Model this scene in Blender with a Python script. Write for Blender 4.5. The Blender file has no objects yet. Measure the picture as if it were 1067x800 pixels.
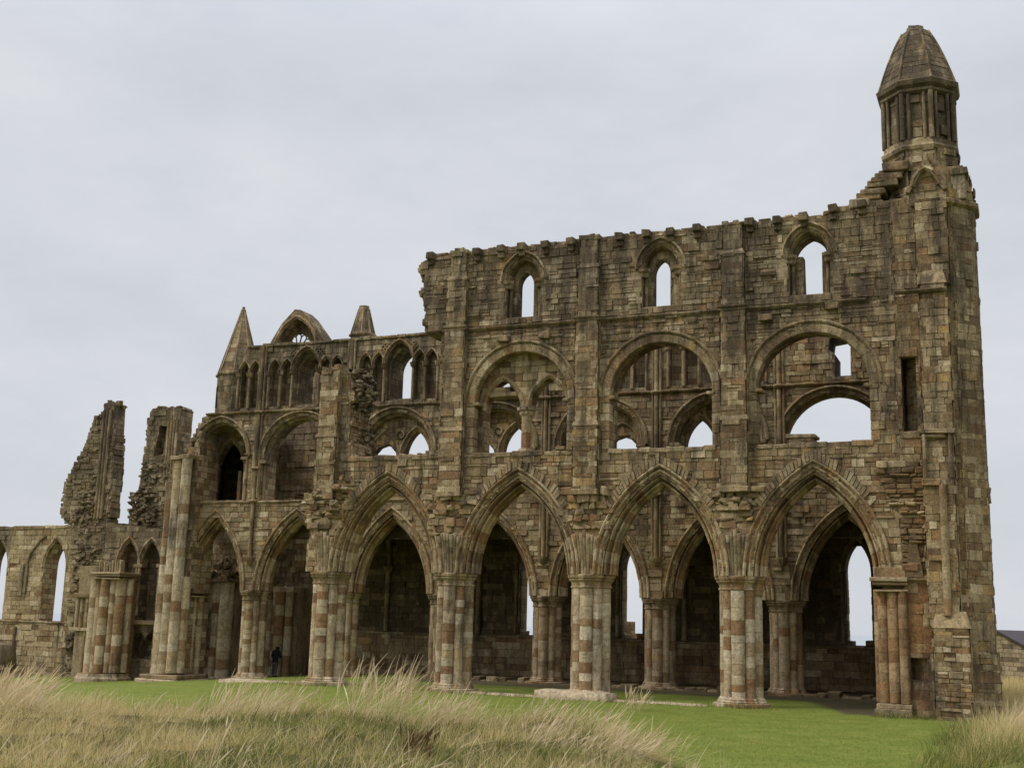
import bpy, math, random
import numpy as np
from mathutils import Vector, Matrix
from mathutils.geometry import tessellate_polygon
random.seed(7); RNG = np.random.default_rng(11)
U = random.uniform
PI = math.pi
sc = bpy.context.scene
COL = sc.collection

# ------------------------------------------------------------------ objects
def thing(name, label, cat, loc=(0, 0, 0), group=None, kind='thing', rz=0):
    o = bpy.data.objects.new(name, None); COL.objects.link(o)
    o.location = loc; o.rotation_euler.z = rz; o.empty_display_size = .2
    o['label'] = label; o['category'] = cat; o['kind'] = kind
    if group: o['group'] = group
    return o

def world_loc(o):
    v = Vector((0, 0, 0))
    while o is not None:
        v += o.location; o = o.parent
    return v

class MB:
    """collects faces; every face carries rnd (which stone) and tone (how weathered)"""
    def __init__(s): s.v = []; s.f = []; s.r = []; s.t = []; s.m = []; s.sm = []
    def face(s, idx, r=.5, t=0., m=0, sm=False):
        s.f.append(tuple(idx)); s.r.append(r); s.t.append(t); s.m.append(m); s.sm.append(sm)
    def add(s, verts): n = len(s.v); s.v.extend(verts); return n
    def hexa(s, c, r, t, m=0, back=True):
        """c: 8 corners, bottom ring 0-3 then top ring 4-7"""
        n = s.add(c)
        for q in ((0, 1, 5, 4), (1, 2, 6, 5), (2, 3, 7, 6), (3, 0, 4, 7), (4, 5, 6, 7), (3, 2, 1, 0)):
            s.face([n + i for i in q], r, t, m)
    def box(s, x0, x1, y0, y1, z0, z1, r=None, t=0., j=0., m=0, cham=.02):
        """stone block with worn edges and slightly uneven corners"""
        if r is None: r = U(0, 1)
        cham = min(cham, (x1-x0)*.3, (y1-y0)*.3, (z1-z0)*.3)
        J = lambda: U(-j, j) if j else 0.
        P = {}
        base = {}
        for a in (0, 1):
            for b in (0, 1):
                for c in (0, 1):
                    base[a, b, c] = ((x0, x1)[a]+J(), (y0, y1)[b]+J(), (z0, z1)[c]+J())
        for k, p in base.items():
            s3 = [1 if q == 0 else -1 for q in k]
            for ax in range(3):
                q = [p[i] + (cham*s3[i] if i != ax else 0) for i in range(3)]
                P[k, ax] = s.add([tuple(q)])
        F = lambda l: s.face([P[x] for x in l], r, t, m)
        for ax in range(3):
            o = [i for i in range(3) if i != ax]
            for side in (0, 1):
                l = []
                for (u, v) in ((0, 0), (1, 0), (1, 1), (0, 1)):
                    k = [0, 0, 0]; k[ax] = side; k[o[0]] = u; k[o[1]] = v
                    l.append((tuple(k), ax))
                if (side == 0) ^ (ax == 1): l.reverse()
                F(l)
        for ax in range(3):        # edges along ax
            o = [i for i in range(3) if i != ax]
            for u in (0, 1):
                for v in (0, 1):
                    k0 = [0, 0, 0]; k0[o[0]] = u; k0[o[1]] = v; k1 = list(k0); k1[ax] = 1
                    F([(tuple(k0), o[0]), (tuple(k1), o[0]), (tuple(k1), o[1]), (tuple(k0), o[1])])
        for k in base: F([(k, 0), (k, 1), (k, 2)])
    def panel(s, x0, x1, z0, z1, y, d, r, t, rot=None, c=.014, m=0):
        """facing stone on a wall: front face proud of the mortar, bevelled edges, no back"""
        tx, tz = U(-.012, .012), U(-.012, .012)
        rx, rz_ = c*U(.6, 1.6), c*U(.6, 1.6)
        yb = y + d
        out = [(x0, yb, z0), (x1, yb, z0), (x1, yb, z1), (x0, yb, z1)]
        md = [(x0+.004, y+c, z0+.004), (x1-.004, y+c, z0+.004), (x1-.004, y+c, z1-.004), (x0+.004, y+c, z1-.004)]
        inn = [(x0+rx, y-tx-tz, z0+rz_), (x1-rx, y+tx-tz, z0+rz_), (x1-rx, y+tx+tz, z1-rz_), (x0+rx, y-tx+tz, z1-rz_)]
        pts = out + md + inn
        if rot: pts = [rot(p) for p in pts]
        n = s.add(pts)
        for L in (0, 4):
            for i in range(4):
                k = (i+1) % 4
                s.face((n+L+i, n+L+k, n+L+4+k, n+L+4+i), r, t, m)
        s.face((n+8, n+9, n+10, n+11), r, t, m)
    def shaft(s, cx, cy, rad, z0, z1, hmin=.28, hmax=.5, n=14, t=0., lean=(0, 0), rs=None, zs=None, jit=.012):
        """round shaft built of drums, each drum one stone"""
        z = z0; k = 0
        while z < z1 - 1e-4:
            h = U(hmin, hmax) if zs is None else zs[k % len(zs)]
            if z + h > z1 - hmin*.6: h = z1 - z
            r0 = U(0, 1) if rs is None else rs(k)
            rr = rad*(1+U(-jit, jit)); ox, oy = U(-jit, jit)*rad, U(-jit, jit)*rad
            tt = t + U(-.15, .15)
            rings = ((z+.001, .95), (z+.008, 1.), (z+.008, 1.), (z+h-.008, 1.), (z+h-.008, 1.), (z+h-.001, .95))
            b = []
            for zz, q in rings:
                lx, ly = lean[0]*(zz-z0), lean[1]*(zz-z0)
                b.append(s.add([(cx+lx+ox+rr*q*math.cos(2*PI*i/n), cy+ly+oy+rr*q*math.sin(2*PI*i/n), zz) for i in range(n)]))
            for a in (0, 2, 4):
                for i in range(n):
                    jn = (i+1) % n
                    s.face((b[a]+i, b[a]+jn, b[a+1]+jn, b[a+1]+i), r0, tt, 0, True)
            b[3] = b[5]
            s.face([b[3]+i for i in range(n)], r0, tt)
            z += h; k += 1
    def lathe(s, outline, prof, r=None, t=0., seg=3):
        """prof: (z, offset) ; outline: list of (x,y,nx,ny)"""
        N = len(outline); b = []
        rr = [U(0, 1) for _ in range(N//seg+1)] if r is None else [r]*(N//seg+1)
        for z, o in prof:
            b.append(s.add([(x+nx*o, y+ny*o, z) for x, y, nx, ny in outline]))
        for a in range(len(prof)-1):
            for i in range(N):
                j = (i+1) % N
                s.face((b[a]+i, b[a]+j, b[a+1]+j, b[a+1]+i), rr[i//seg], t)
        s.face([b[-1]+i for i in range(N)], rr[0], t)
        s.face([b[0]+i for i in reversed(range(N))], rr[0], t)
    def tube(s, pts, rad, n=8, r=None, t=0., per=1, cap=True):
        b = []; P = [Vector(p) for p in pts]
        for i, p in enumerate(P):
            d = (P[min(i+1, len(P)-1)] - P[max(i-1, 0)]).normalized()
            up = Vector((0, 1, 0)) if abs(d.y) < .9 else Vector((1, 0, 0))
            a = d.cross(up).normalized(); c = d.cross(a)
            R = rad[i] if isinstance(rad, (list, tuple)) else rad
            b.append(s.add([tuple(p + (a*math.cos(2*PI*k/n)+c*math.sin(2*PI*k/n))*R) for k in range(n)]))
        rr = U(0, 1) if r is None else r
        for i in range(len(P)-1):
            if r is None and i % per == 0: rr = U(0, 1)
            for k in range(n):
                j = (k+1) % n
                s.face((b[i]+k, b[i]+j, b[i+1]+j, b[i+1]+k), rr, t, 0, True)
        if cap:
            s.face([b[-1]+k for k in range(n)], rr, t); s.face([b[0]+k for k in range(n)], rr, t)
    def arch(s, A, prof, y0=0., vous=.32, t=0., t0=0., t1=1., jit=.008, gap=.004, sides=(-1, 1), rs=None, closed=False):
        """sweep a moulding profile [(offset, y)] along an arch, one voussoir at a time"""
        L = A.R*A.alpha(0)*(t1-t0); nv = max(2, int(round(L/vous)))
        for sd in sides:
            for k in range(nv):
                a0 = t0+(t1-t0)*k/nv; a1 = t0+(t1-t0)*(k+1)/nv
                g = gap/L
                r = U(0, 1) if rs is None else rs(); do = U(-jit, jit); dy = U(-jit, jit); ns = 3
                tt = t+U(-.15, .15)
                rows = []
                for q in range(ns+1):
                    tq = a0+g+(a1-a0-2*g)*q/ns
                    if k == nv-1 and t1 >= 1. and q == ns: tq = 1.
                    row = []
                    for (o, y) in prof:
                        x, z = A.pt(o+do, tq, sd); row.append((x, y0+y+dy, z))
                    rows.append(s.add(row))
                m = len(prof)
                for q in range(ns):
                    for i in range(m-1):
                        f = (rows[q]+i, rows[q]+i+1, rows[q+1]+i+1, rows[q+1]+i)
                        s.face(f if sd < 0 else f[::-1], r, tt)
                s.face([rows[0]+i for i in range(m)], r, tt); s.face([rows[ns]+i for i in range(m)], r, tt)
    def build(s, name, mats, parent=None, label=None, rot=None):
        me = bpy.data.meshes.new(name)
        off = world_loc(parent) if parent is not None else Vector((0, 0, 0))
        o_ = (off.x, off.y, off.z)
        V = np.array(s.v, dtype=float).reshape(-1, 3) - np.array(o_)
        me.from_pydata(V.tolist(), [], s.f)
        at = me.attributes.new('rnd', 'FLOAT', 'FACE'); at.data.foreach_set('value', s.r)
        at = me.attributes.new('tone', 'FLOAT', 'FACE'); at.data.foreach_set('value', s.t)
        if not isinstance(mats, (list, tuple)): mats = [mats]
        for m in mats: me.materials.append(m)
        me.polygons.foreach_set('material_index', s.m)
        me.polygons.foreach_set('use_smooth', s.sm)
        me.update()
        o = bpy.data.objects.new(name, me); COL.objects.link(o)
        if parent is not None: o.parent = parent
        if label: o['label'] = label
        return o

def tag(o, label, cat, group=None, kind='thing'):
    o['label'] = label; o['category'] = cat; o['kind'] = kind
    if group: o['group'] = group
    return o

class Arch:
    """two-centred arch: centre x, springing z, half width a, rise h (h == a: round)"""
    def __init__(s, cx, zs, a, h):
        s.cx, s.zs, s.a, s.h = cx, zs, a, h
        if h < a:            # segmental: treat as an ellipse-like circle through the springing
            s.R = a
        else: s.R = (a*a+h*h)/(2*a)
        s.d = s.R - s.a
    def alpha(s, o): return math.acos(max(-1, min(1, s.d/(s.R+o))))
    def pt(s, o, t, side=-1):
        al = s.alpha(o)*t; r = s.R+o
        x = -s.d*-1 - r*math.cos(al)      # left arc about centre (+d)
        x = s.d - r*math.cos(al)
        return (s.cx + (x if side < 0 else -x), s.zs + r*math.sin(al))
    def curve(s, o, n=10):
        l = [s.pt(o, i/n, -1) for i in range(n+1)]
        r = [s.pt(o, i/n, 1) for i in range(n)]
        return l + r[::-1]
    def loop(s, o, zb, n=10):
        """closed opening: arch head with straight jambs down to zb"""
        c = s.curve(o, n)
        return [(c[0][0], zb)] + c + [(c[-1][0], zb)]

# ------------------------------------------------------------------ polygons, walls
def inside(pts, loops):
    pts = np.asarray(pts, float); x = pts[:, 0]; z = pts[:, 1]
    c = np.zeros(len(pts), bool)
    for L in loops:
        A = np.asarray(L, float); B = np.roll(A, -1, 0)
        for (x0, z0), (x1, z1) in zip(A, B):
            if z0 == z1: continue
            m = ((z0 > z) != (z1 > z))
            c ^= m & (x < (x1-x0)*(z-z0)/(z1-z0)+x0)
    return c

def jag(p, q, step=.3, amp=.12, lo=None):
    """ragged broken masonry edge from p to q made of block-sized steps (q left out)"""
    p, q = Vector(p), Vector(q); L = (q-p).length; n = max(1, int(L/step)); d = (q-p)/n
    nrm = Vector((-d.y, d.x)).normalized(); out = [tuple(p)]
    vert = abs(d.y) > abs(d.x)
    for i in range(1, n):
        c = p + d*i; a = U(-amp, amp)
        o1 = p + d*(i) + nrm*a
        if vert: out += [(out[-1][0], c.y), (o1.x, c.y)]
        else: out += [(c.x, out[-1][1]), (c.x, o1.y)]
    if vert: out.append((out[-1][0], q.y))
    else: out.append((q.x, out[-1][1]))
    return out

def slab(mb, loops, y0, y1, m=0, rot=None, r=.5, t=0.):
    """solid wall from an outline (first loop) and holes"""
    flat = [p for L in loops for p in L]
    tris = tessellate_polygon([[Vector((p[0], p[1], 0)) for p in L] for L in loops])
    R = rot or (lambda p: p)
    nf = mb.add([R((p[0], y0, p[1])) for p in flat]); nb = mb.add([R((p[0], y1, p[1])) for p in flat])
    for a, b, c in tris:
        pa, pb, pc = flat[a], flat[b], flat[c]
        ar = (pb[0]-pa[0])*(pc[1]-pa[1])-(pb[1]-pa[1])*(pc[0]-pa[0])
        if abs(ar) < 1e-9: continue
        if ar < 0: b, c = c, b
        mb.face((nf+a, nf+b, nf+c), r, t, m); mb.face((nb+c, nb+b, nb+a), r, t, m)
    k = 0
    for L in loops:
        n = len(L)
        for i in range(n):
            j = (i+1) % n
            mb.face((nf+k+i, nf+k+j, nb+k+j, nb+k+i), r, t, m)
        k += n

def veneer(mb, loops, y, m=0, rows=(.22, .36), lens=(.3, .75), relief=.022, tone=lambda x, z: 0., rnd=None, rot=None, shrink=.0, d=.06, rough=0., zlim=None):
    """lay coursed facing stones over the wall face, cut round the openings"""
    P = np.array([p for L in loops for p in L]); x0, z0 = P.min(0); x1, z1 = P.max(0)
    if zlim: z0, z1 = max(z0, zlim[0]), min(z1, zlim[1])
    cells = []
    z = z0; g = .003
    while z < z1:
        h = U(*rows); x = x0 - U(0, .5)
        if z + h > z1: h = z1-z
        if h < .06: break
        while x < x1:
            w = U(*lens) if U(0, 1) < .8 else U(lens[1], lens[1]*1.5)
            hh = [(z, z+h)]
            if rough and U(0, 1) < rough: c = z+h*U(.4, .6); hh = [(z, c), (c, z+h)]
            for a, b in hh: cells.append((x+g, x+w-g, a+g, b-g))
            x += w
        z += h
    cells = np.array(cells)
    def test(c):
        pts = []
        for fx, fz in ((0, 0), (1, 0), (0, 1), (1, 1), (.5, .5), (.5, 0), (.5, 1), (0, .5), (1, .5)):
            pts.append(np.stack([c[:, 0]+(c[:, 1]-c[:, 0])*fx, c[:, 2]+(c[:, 3]-c[:, 2])*fz], 1))
        return np.stack([inside(q, loops) for q in pts], 1)
    T = test(cells); full = T.all(1); part = T.any(1) & ~full
    def put(c, r):
        cx, cz = (c[0]+c[1])/2, (c[2]+c[3])/2
        big = U(0, 1)
        rel = U(-relief, relief*.6) - (U(.02, .06) if big < .05*(1+3*rough) else 0) + (U(0.01, .05) if big > .93 else 0)
        rel = min(rel, d-.02)
        mb.panel(c[0], c[1], c[2], c[3], y+rel-.03, d, r, tone(cx, cz)+U(-.2, .2), rot, .007+rough*.016, m)
    R = (lambda x, z: U(0, 1)) if rnd is None else rnd
    for c in cells[full]: put(c, R((c[0]+c[1])/2, (c[2]+c[3])/2))
    sub = []; rr = []
    for c in cells[part]:
        r = R((c[0]+c[1])/2, (c[2]+c[3])/2)
        nx = max(2, int((c[1]-c[0])/.09)); nz = max(2, int((c[3]-c[2])/.09))
        for i in range(nx):
            for k in range(nz):
                sub.append((c[0]+(c[1]-c[0])*i/nx, c[0]+(c[1]-c[0])*(i+1)/nx, c[2]+(c[3]-c[2])*k/nz, c[2]+(c[3]-c[2])*(k+1)/nz)); rr.append(r)
    if sub:
        sub = np.array(sub); ok = test(sub).all(1)
        for c, r, o in zip(sub, rr, ok):
            if o:
                n = mb.add([(rot or (lambda p: p))(p) for p in ((c[0], y-.03, c[2]), (c[1], y-.03, c[2]), (c[1], y-.03, c[3]), (c[0], y-.03, c[3]))])
                mb.face((n, n+1, n+2, n+3), r, tone(c[0], c[2]), m)

def rubble(mb, x0, x1, y0, y1, z0, z1, n, s=(.14, .34), t=0., test=None, j=.045):
    n = int(n*1.7); s = (s[0]*.75, s[1]*.85)
    for _ in range(n):
        for _ in range(20):
            x, y, z = U(x0, x1), U(y0, y1), U(z0, z1)
            if test is None or test(x, y, z): break
        a, b, c = U(*s), U(*s)*.8, U(*s)*.6
        mb.box(x-a/2, x+a/2, y-b/2, y+b/2, z-c/2, z+c/2, None, t+U(-.2, .2), j, 0, .035)

def ragged(mb, pts, y0, y1, t=0., s=.26, j=.03):
    """loose stones along a broken edge"""
    for (a, b) in zip(pts[:-1], pts[1:]):
        L = math.hypot(b[0]-a[0], b[1]-a[1]); n = max(1, int(L/(s*.8)))
        for i in range(n):
            f = (i+U(.2, .8))/n; x = a[0]+(b[0]-a[0])*f; z = a[1]+(b[1]-a[1])*f
            w, h = U(.5, 1.3)*s, U(.5, 1.)*s
            k = U(.0, .35)*(y1-y0)
            mb.box(x-w/2, x+w/2, y0+k*U(0, 1), y1-k*U(0, 1), z-h*.6, z+h*.5, None, t+U(-.2, .2), j, 0, .03)

# ------------------------------------------------------------------ materials
def nodes(name):
    m = bpy.data.materials.new(name); m.use_nodes = True
    nt = m.node_tree; b = nt.nodes['Principled BSDF']
    b.inputs['Roughness'].default_value = .95; b.inputs['Specular IOR Level'].default_value = .15
    return m, nt, b
def N(nt, typ, **kw):
    n = nt.nodes.new(typ)
    for k, v in kw.items():
        if hasattr(n, k): setattr(n, k, v)
        else: n.inputs[k].default_value = v
    return n
def ramp(nt, stops, const=False):
    n = nt.nodes.new('ShaderNodeValToRGB'); e = n.color_ramp.elements
    n.color_ramp.interpolation = 'CONSTANT' if const else 'LINEAR'
    while len(e) < len(stops): e.new(.5)
    for i, (p, c) in enumerate(stops):
        e[i].position = p; e[i].color = (*c, 1) if len(c) == 3 else c
    return n
def mixc(nt, f, a, b, mode='MIX'):
    n = nt.nodes.new('ShaderNodeMix'); n.data_type = 'RGBA'; n.blend_type = mode; n.clamp_factor = True; n.clamp_result = False
    for s, v in ((0, f), (6, a), (7, b)):
        if hasattr(v, 'node'): nt.links.new(v, n.inputs[s])
        else: n.inputs[s].default_value = v if s == 0 else ((*v, 1) if len(v) == 3 else v)
    return n.outputs[2]
def mth(nt, op, a, b=None, c=None):
    n = nt.nodes.new('ShaderNodeMath'); n.operation = op
    for i, v in enumerate((a, b, c)):
        if v is None: continue
        if hasattr(v, 'node'): nt.links.new(v, n.inputs[i])
        else: n.inputs[i].default_value = v
    return n.outputs[0]
def noise(nt, vec, scale, detail=4, rough=.6):
    n = N(nt, 'ShaderNodeTexNoise'); n.inputs['Scale'].default_value = scale
    n.inputs['Detail'].default_value = detail; n.inputs['Roughness'].default_value = rough
    nt.links.new(vec, n.inputs['Vector']); return n

WARM = [(0, (.225, .168, .092)), (.11, (.330, .268, .160)), (.24, (.270, .216, .130)), (.38, (.400, .340, .215)), (.50, (.215, .150, .082)), (.60, (.355, .298, .190)), (.70, (.150, .110, .066)), (.76, (.290, .195, .105)), (.82, (.470, .415, .290)), (.90, (.195, .128, .070)), (.96, (.385, .285, .135))]
GREY = [(0, (.235, .200, .130)), (.14, (.310, .270, .180)), (.32, (.205, .172, .112)), (.48, (.350, .312, .215)), (.62, (.165, .135, .088)), (.74, (.280, .222, .135)), (.84, (.400, .362, .260)), (.93, (.220, .158, .090))]
PALE = [(0, (.500, .450, .340)), (.17, (.420, .362, .250)), (.33, (.290, .212, .125)), (.44, (.540, .492, .385)), (.58, (.245, .160, .090)), (.66, (.455, .398, .285)), (.80, (.350, .285, .185)), (.91, (.260, .172, .096)), (.96, (.400, .330, .205))]
ARCH = [(0, (.290, .205, .112)), (.16, (.410, .335, .215)), (.32, (.235, .165, .092)), (.46, (.350, .275, .168)), (.60, (.265, .170, .088)), (.72, (.460, .398, .275)), (.86, (.170, .120, .070)), (.93, (.330, .228, .122))]
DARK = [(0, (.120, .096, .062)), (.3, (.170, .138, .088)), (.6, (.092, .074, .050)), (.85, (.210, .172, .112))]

def finish_stone(nt, b, base, pos, strength=.5, extra=None):
    n1 = noise(nt, pos, 6.5, 10, .74); n3 = noise(nt, pos, 21, 6, .75)
    k = ramp(nt, [(.28, (.50, .48, .46)), (.48, (1, 1, 1)), (.72, (1.42, 1.40, 1.34))]); nt.links.new(n1.outputs[0], k.inputs[0])
    c = mixc(nt, 1., base, k.outputs[0], 'MULTIPLY')
    # rain-streaked black weathering and pale lichen, in patches with shapes of their own
    sx = N(nt, 'ShaderNodeMapping'); sx.inputs['Scale'].default_value = (1.6, 1.6, .28); nt.links.new(pos, sx.inputs[0])
    n4 = noise(nt, sx.outputs[0], 1.5, 8, .7)
    sr = ramp(nt, [(.45, (0, 0, 0)), (.66, (.86, .86, .86))])
    sz_ = N(nt, 'ShaderNodeSeparateXYZ'); nt.links.new(pos, sz_.inputs[0]); hz_ = N(nt, 'ShaderNodeMapRange')     # the exposed upper walls carry more black crust
    for q_, v_ in ((1, 4.), (2, 15.), (3, -.03), (4, .085)): hz_.inputs[q_].default_value = v_
    nt.links.new(sz_.outputs[2], hz_.inputs[0])
    n6 = noise(nt, pos, .28, 3, .5); nt.links.new(mth(nt, 'ADD', n4.outputs[0], mth(nt, 'ADD', mth(nt, 'MULTIPLY', mth(nt, 'SUBTRACT', n6.outputs[0], .5), .45), hz_.outputs[0])), sr.inputs[0])
    c = mixc(nt, sr.outputs[0], c, (.066, .056, .044))
    lr = ramp(nt, [(.56, (0, 0, 0)), (.70, (.5, .5, .5))])
    n5 = noise(nt, pos, 2.3, 9, .76); nt.links.new(n5.outputs[0], lr.inputs[0])
    c = mixc(nt, lr.outputs[0], c, (.40, .365, .275))
    gr = ramp(nt, [(.34, (.45, .43, .41)), (.47, (1, 1, 1)), (.68, (1.38, 1.36, 1.32))]); nt.links.new(n3.outputs[0], gr.inputs[0])
    c = mixc(nt, 1., c, gr.outputs[0], 'MULTIPLY')
    c = mixc(nt, 1., c, (1., .912, .835), 'MULTIPLY')
    nt.links.new(c, b.inputs['Base Color'])
    h = mth(nt, 'ADD', mth(nt, 'MULTIPLY', n1.outputs[0], 1.), mth(nt, 'MULTIPLY', n3.outputs[0], .45))
    if extra is not None: h = mth(nt, 'ADD', h, extra)
    bp = N(nt, 'ShaderNodeBump'); bp.inputs['Strength'].default_value = strength*1.4; bp.inputs['Distance'].default_value = .06
    nt.links.new(h, bp.inputs['Height']); nt.links.new(bp.outputs[0], b.inputs['Normal'])

def stone_mat(name, pa, pb, strength=.55):
    m, nt, b = nodes(name)
    a = N(nt, 'ShaderNodeAttribute'); a.attribute_name = 'rnd'
    t = N(nt, 'ShaderNodeAttribute'); t.attribute_name = 'tone'
    g = N(nt, 'ShaderNodeNewGeometry')
    ra = ramp(nt, pa, True); rb = ramp(nt, pb, True)
    nt.links.new(a.outputs['Fac'], ra.inputs[0]); nt.links.new(a.outputs['Fac'], rb.inputs[0])
    c = mixc(nt, t.outputs['Fac'], ra.outputs[0], rb.outputs[0])
    finish_stone(nt, b, c, g.outputs['Position'], strength)
    return m

def core_mat(name, pal, bw=.5, bh=.27):
    """coursed stone for jambs, backs and returns, mapped by face direction"""
    m, nt, b = nodes(name)
    g = N(nt, 'ShaderNodeNewGeometry')
    cr = N(nt, 'ShaderNodeVectorMath', operation='CROSS_PRODUCT'); nt.links.new(g.outputs['True Normal'], cr.inputs[0]); cr.inputs[1].default_value = (0, 0, 1)
    nm = N(nt, 'ShaderNodeVectorMath', operation='NORMALIZE'); nt.links.new(cr.outputs[0], nm.inputs[0])
    wn = noise(nt, g.outputs['Position'], 1.2, 3)
    off = N(nt, 'ShaderNodeVectorMath', operation='SCALE'); nt.links.new(wn.outputs['Color'], off.inputs[0]); off.inputs['Scale'].default_value = .10
    ps = N(nt, 'ShaderNodeVectorMath', operation='ADD'); nt.links.new(g.outputs['Position'], ps.inputs[0]); nt.links.new(off.outputs[0], ps.inputs[1])
    dt = N(nt, 'ShaderNodeVectorMath', operation='DOT_PRODUCT'); nt.links.new(ps.outputs[0], dt.inputs[0]); nt.links.new(nm.outputs[0], dt.inputs[1])
    sp = N(nt, 'ShaderNodeSeparateXYZ'); nt.links.new(ps.outputs[0], sp.inputs[0])
    cb = N(nt, 'ShaderNodeCombineXYZ'); nt.links.new(dt.outputs['Value'], cb.inputs[0]); nt.links.new(sp.outputs[2], cb.inputs[1])
    br = N(nt, 'ShaderNodeTexBrick'); br.offset = .43; br.squash = .75; br.squash_frequency = 3
    nt.links.new(cb.outputs[0], br.inputs['Vector'])
    for k, v in (('Color1', (0, 0, 0, 1)), ('Color2', (1, 1, 1, 1)), ('Mortar', (.5, .5, .5, 1)), ('Scale', 1.), ('Mortar Size', .011), ('Mortar Smooth', .3), ('Bias', 0.), ('Brick Width', bw), ('Row Height', bh)):
        br.inputs[k].default_value = v
    ra = ramp(nt, pal, True); nt.links.new(br.outputs['Color'], ra.inputs[0])
    c = mixc(nt, br.outputs['Fac'], ra.outputs[0], (.075, .06, .042))
    finish_stone(nt, b, c, g.outputs['Position'], .55, mth(nt, 'MULTIPLY', br.outputs['Fac'], -.5))
    return m

RUST = [(0, (.300, .185, .095)), (.2, (.250, .145, .072)), (.4, (.360, .250, .138)), (.58, (.205, .122, .064)), (.72, (.330, .205, .105)), (.88, (.400, .310, .195))]
M = dict(rust=stone_mat('stone_rust', RUST, WARM), wall=stone_mat('stone_wall', WARM, GREY), pier=stone_mat('stone_pier', PALE, ARCH, .7), arch=stone_mat('stone_arch', ARCH, GREY),
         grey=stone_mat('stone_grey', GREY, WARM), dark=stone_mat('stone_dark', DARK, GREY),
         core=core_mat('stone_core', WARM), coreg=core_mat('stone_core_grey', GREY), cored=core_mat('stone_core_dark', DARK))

def plain(name, col, rough=.8, var=.25, scale=6):
    m, nt, b = nodes(name); g = N(nt, 'ShaderNodeNewGeometry'); n = noise(nt, g.outputs['Position'], scale, 6)
    k = ramp(nt, [(.3, (1-var,)*3), (.7, (1+var,)*3)]); nt.links.new(n.outputs[0], k.inputs[0])
    nt.links.new(mixc(nt, 1., col, k.outputs[0], 'MULTIPLY'), b.inputs['Base Color']); b.inputs['Roughness'].default_value = rough
    return m

# ------------------------------------------------------------------ terrain
CAM = Vector((8.279, -37.921, 2.445))
YAW = -.40465; FD = Vector((math.sin(YAW), math.cos(YAW))); RT = Vector((FD.y, -FD.x))
def ss(a, b, x):
    t = np.clip((x-a)/(b-a), 0, 1); return t*t*(3-2*t)
def ground(x, y):
    x = np.asarray(x, float); y = np.asarray(y, float)
    dx, dy = x-CAM.x, y-CAM.y
    D = dx*FD.x+dy*FD.y; l = dx*RT.x+dy*RT.y
    px = l/np.maximum(D, 4)*1250
    z = -1.1*ss(-14, -38, x)*ss(-12, 4, y)
    wob = .09*np.sin(x*1.1+y*.7)+.08*np.sin(x*2.3-y*1.9)+.06*np.sin(x*3.7+y*2.9)+.05*np.sin(y*4.3-x*1.3)
    back = 31-2.5*ss(-200, 180, px)
    zl = (.50+wob)*ss(back+.5, 21.5, D)*ss(215, 60, px)
    zr = (.50+wob*.5)*ss(34, 19, D)*ss(400, 520, px)
    zc = .75*ss(18.5, 12, D)
    near = np.maximum(np.maximum(zl, zr), zc)
    far = -2.*ss(66, 90, D)-28*ss(86, 120, D)
    return z + near + far + .015*np.sin(x*3.1)*np.sin(y*2.7)
def gz(x, y): return float(ground(x, y))
def left_bank(px, D):
    edge = 185-(D-16)*9 - 30*np.sin(D*1.7)
    back = 31-2.6*ss(-250, 60, px) + 1.2*np.sin(px*.02)
    return ss(edge+25, edge-25, px)*ss(back+1, back-2, D)
def right_bank(px, D):
    edge = 430+(D-20)*2.5+15*np.sin(D*1.3)
    return ss(edge-20, edge+35, px)*ss(33.5, 31.5, D)
def bank(x, y):
    dx, dy = x-CAM.x, y-CAM.y; D = dx*FD.x+dy*FD.y; px = (dx*RT.x+dy*RT.y)/np.maximum(D, 4)*1250
    return np.maximum(left_bank(px, D), .5*right_bank(px, D))*(D > 5)
# ================================================================== FRONT CHOIR WALL
P1 = [-15.25, -10.15, -5.13, -.10]; B1 = [-12.70, -7.62, -2.60, 2.36]
SP, TOP, SILL, STR = 4.0, 15.55, 8.15, 12.65
TH = 1.3

def lobes(cx, cy, rc, ra, rb, n=64):
    """outline of a cluster of eight shafts"""
    out = []
    cs = [(rc*math.cos(i*PI/4), rc*math.sin(i*PI/4), ra if i % 2 == 0 else rb) for i in range(8)]
    for k in range(n):
        th = 2*PI*k/n; ux, uy = math.cos(th), math.sin(th); best = rc*.9
        for (x, y, r) in cs:
            b = ux*x+uy*y; d = r*r-(x*x+y*y-b*b)
            if d > 0: best = max(best, b+math.sqrt(d))
        out.append((cx+ux*best, cy+uy*best, ux, uy))
    return out

def octo(cx, cy, r, n=8, ph=PI/8):
    return [(cx+r*math.cos(ph+2*PI*i/n), cy+r*math.sin(ph+2*PI*i/n), math.cos(ph+2*PI*i/n), math.sin(ph+2*PI*i/n)) for i in range(n)]

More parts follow.
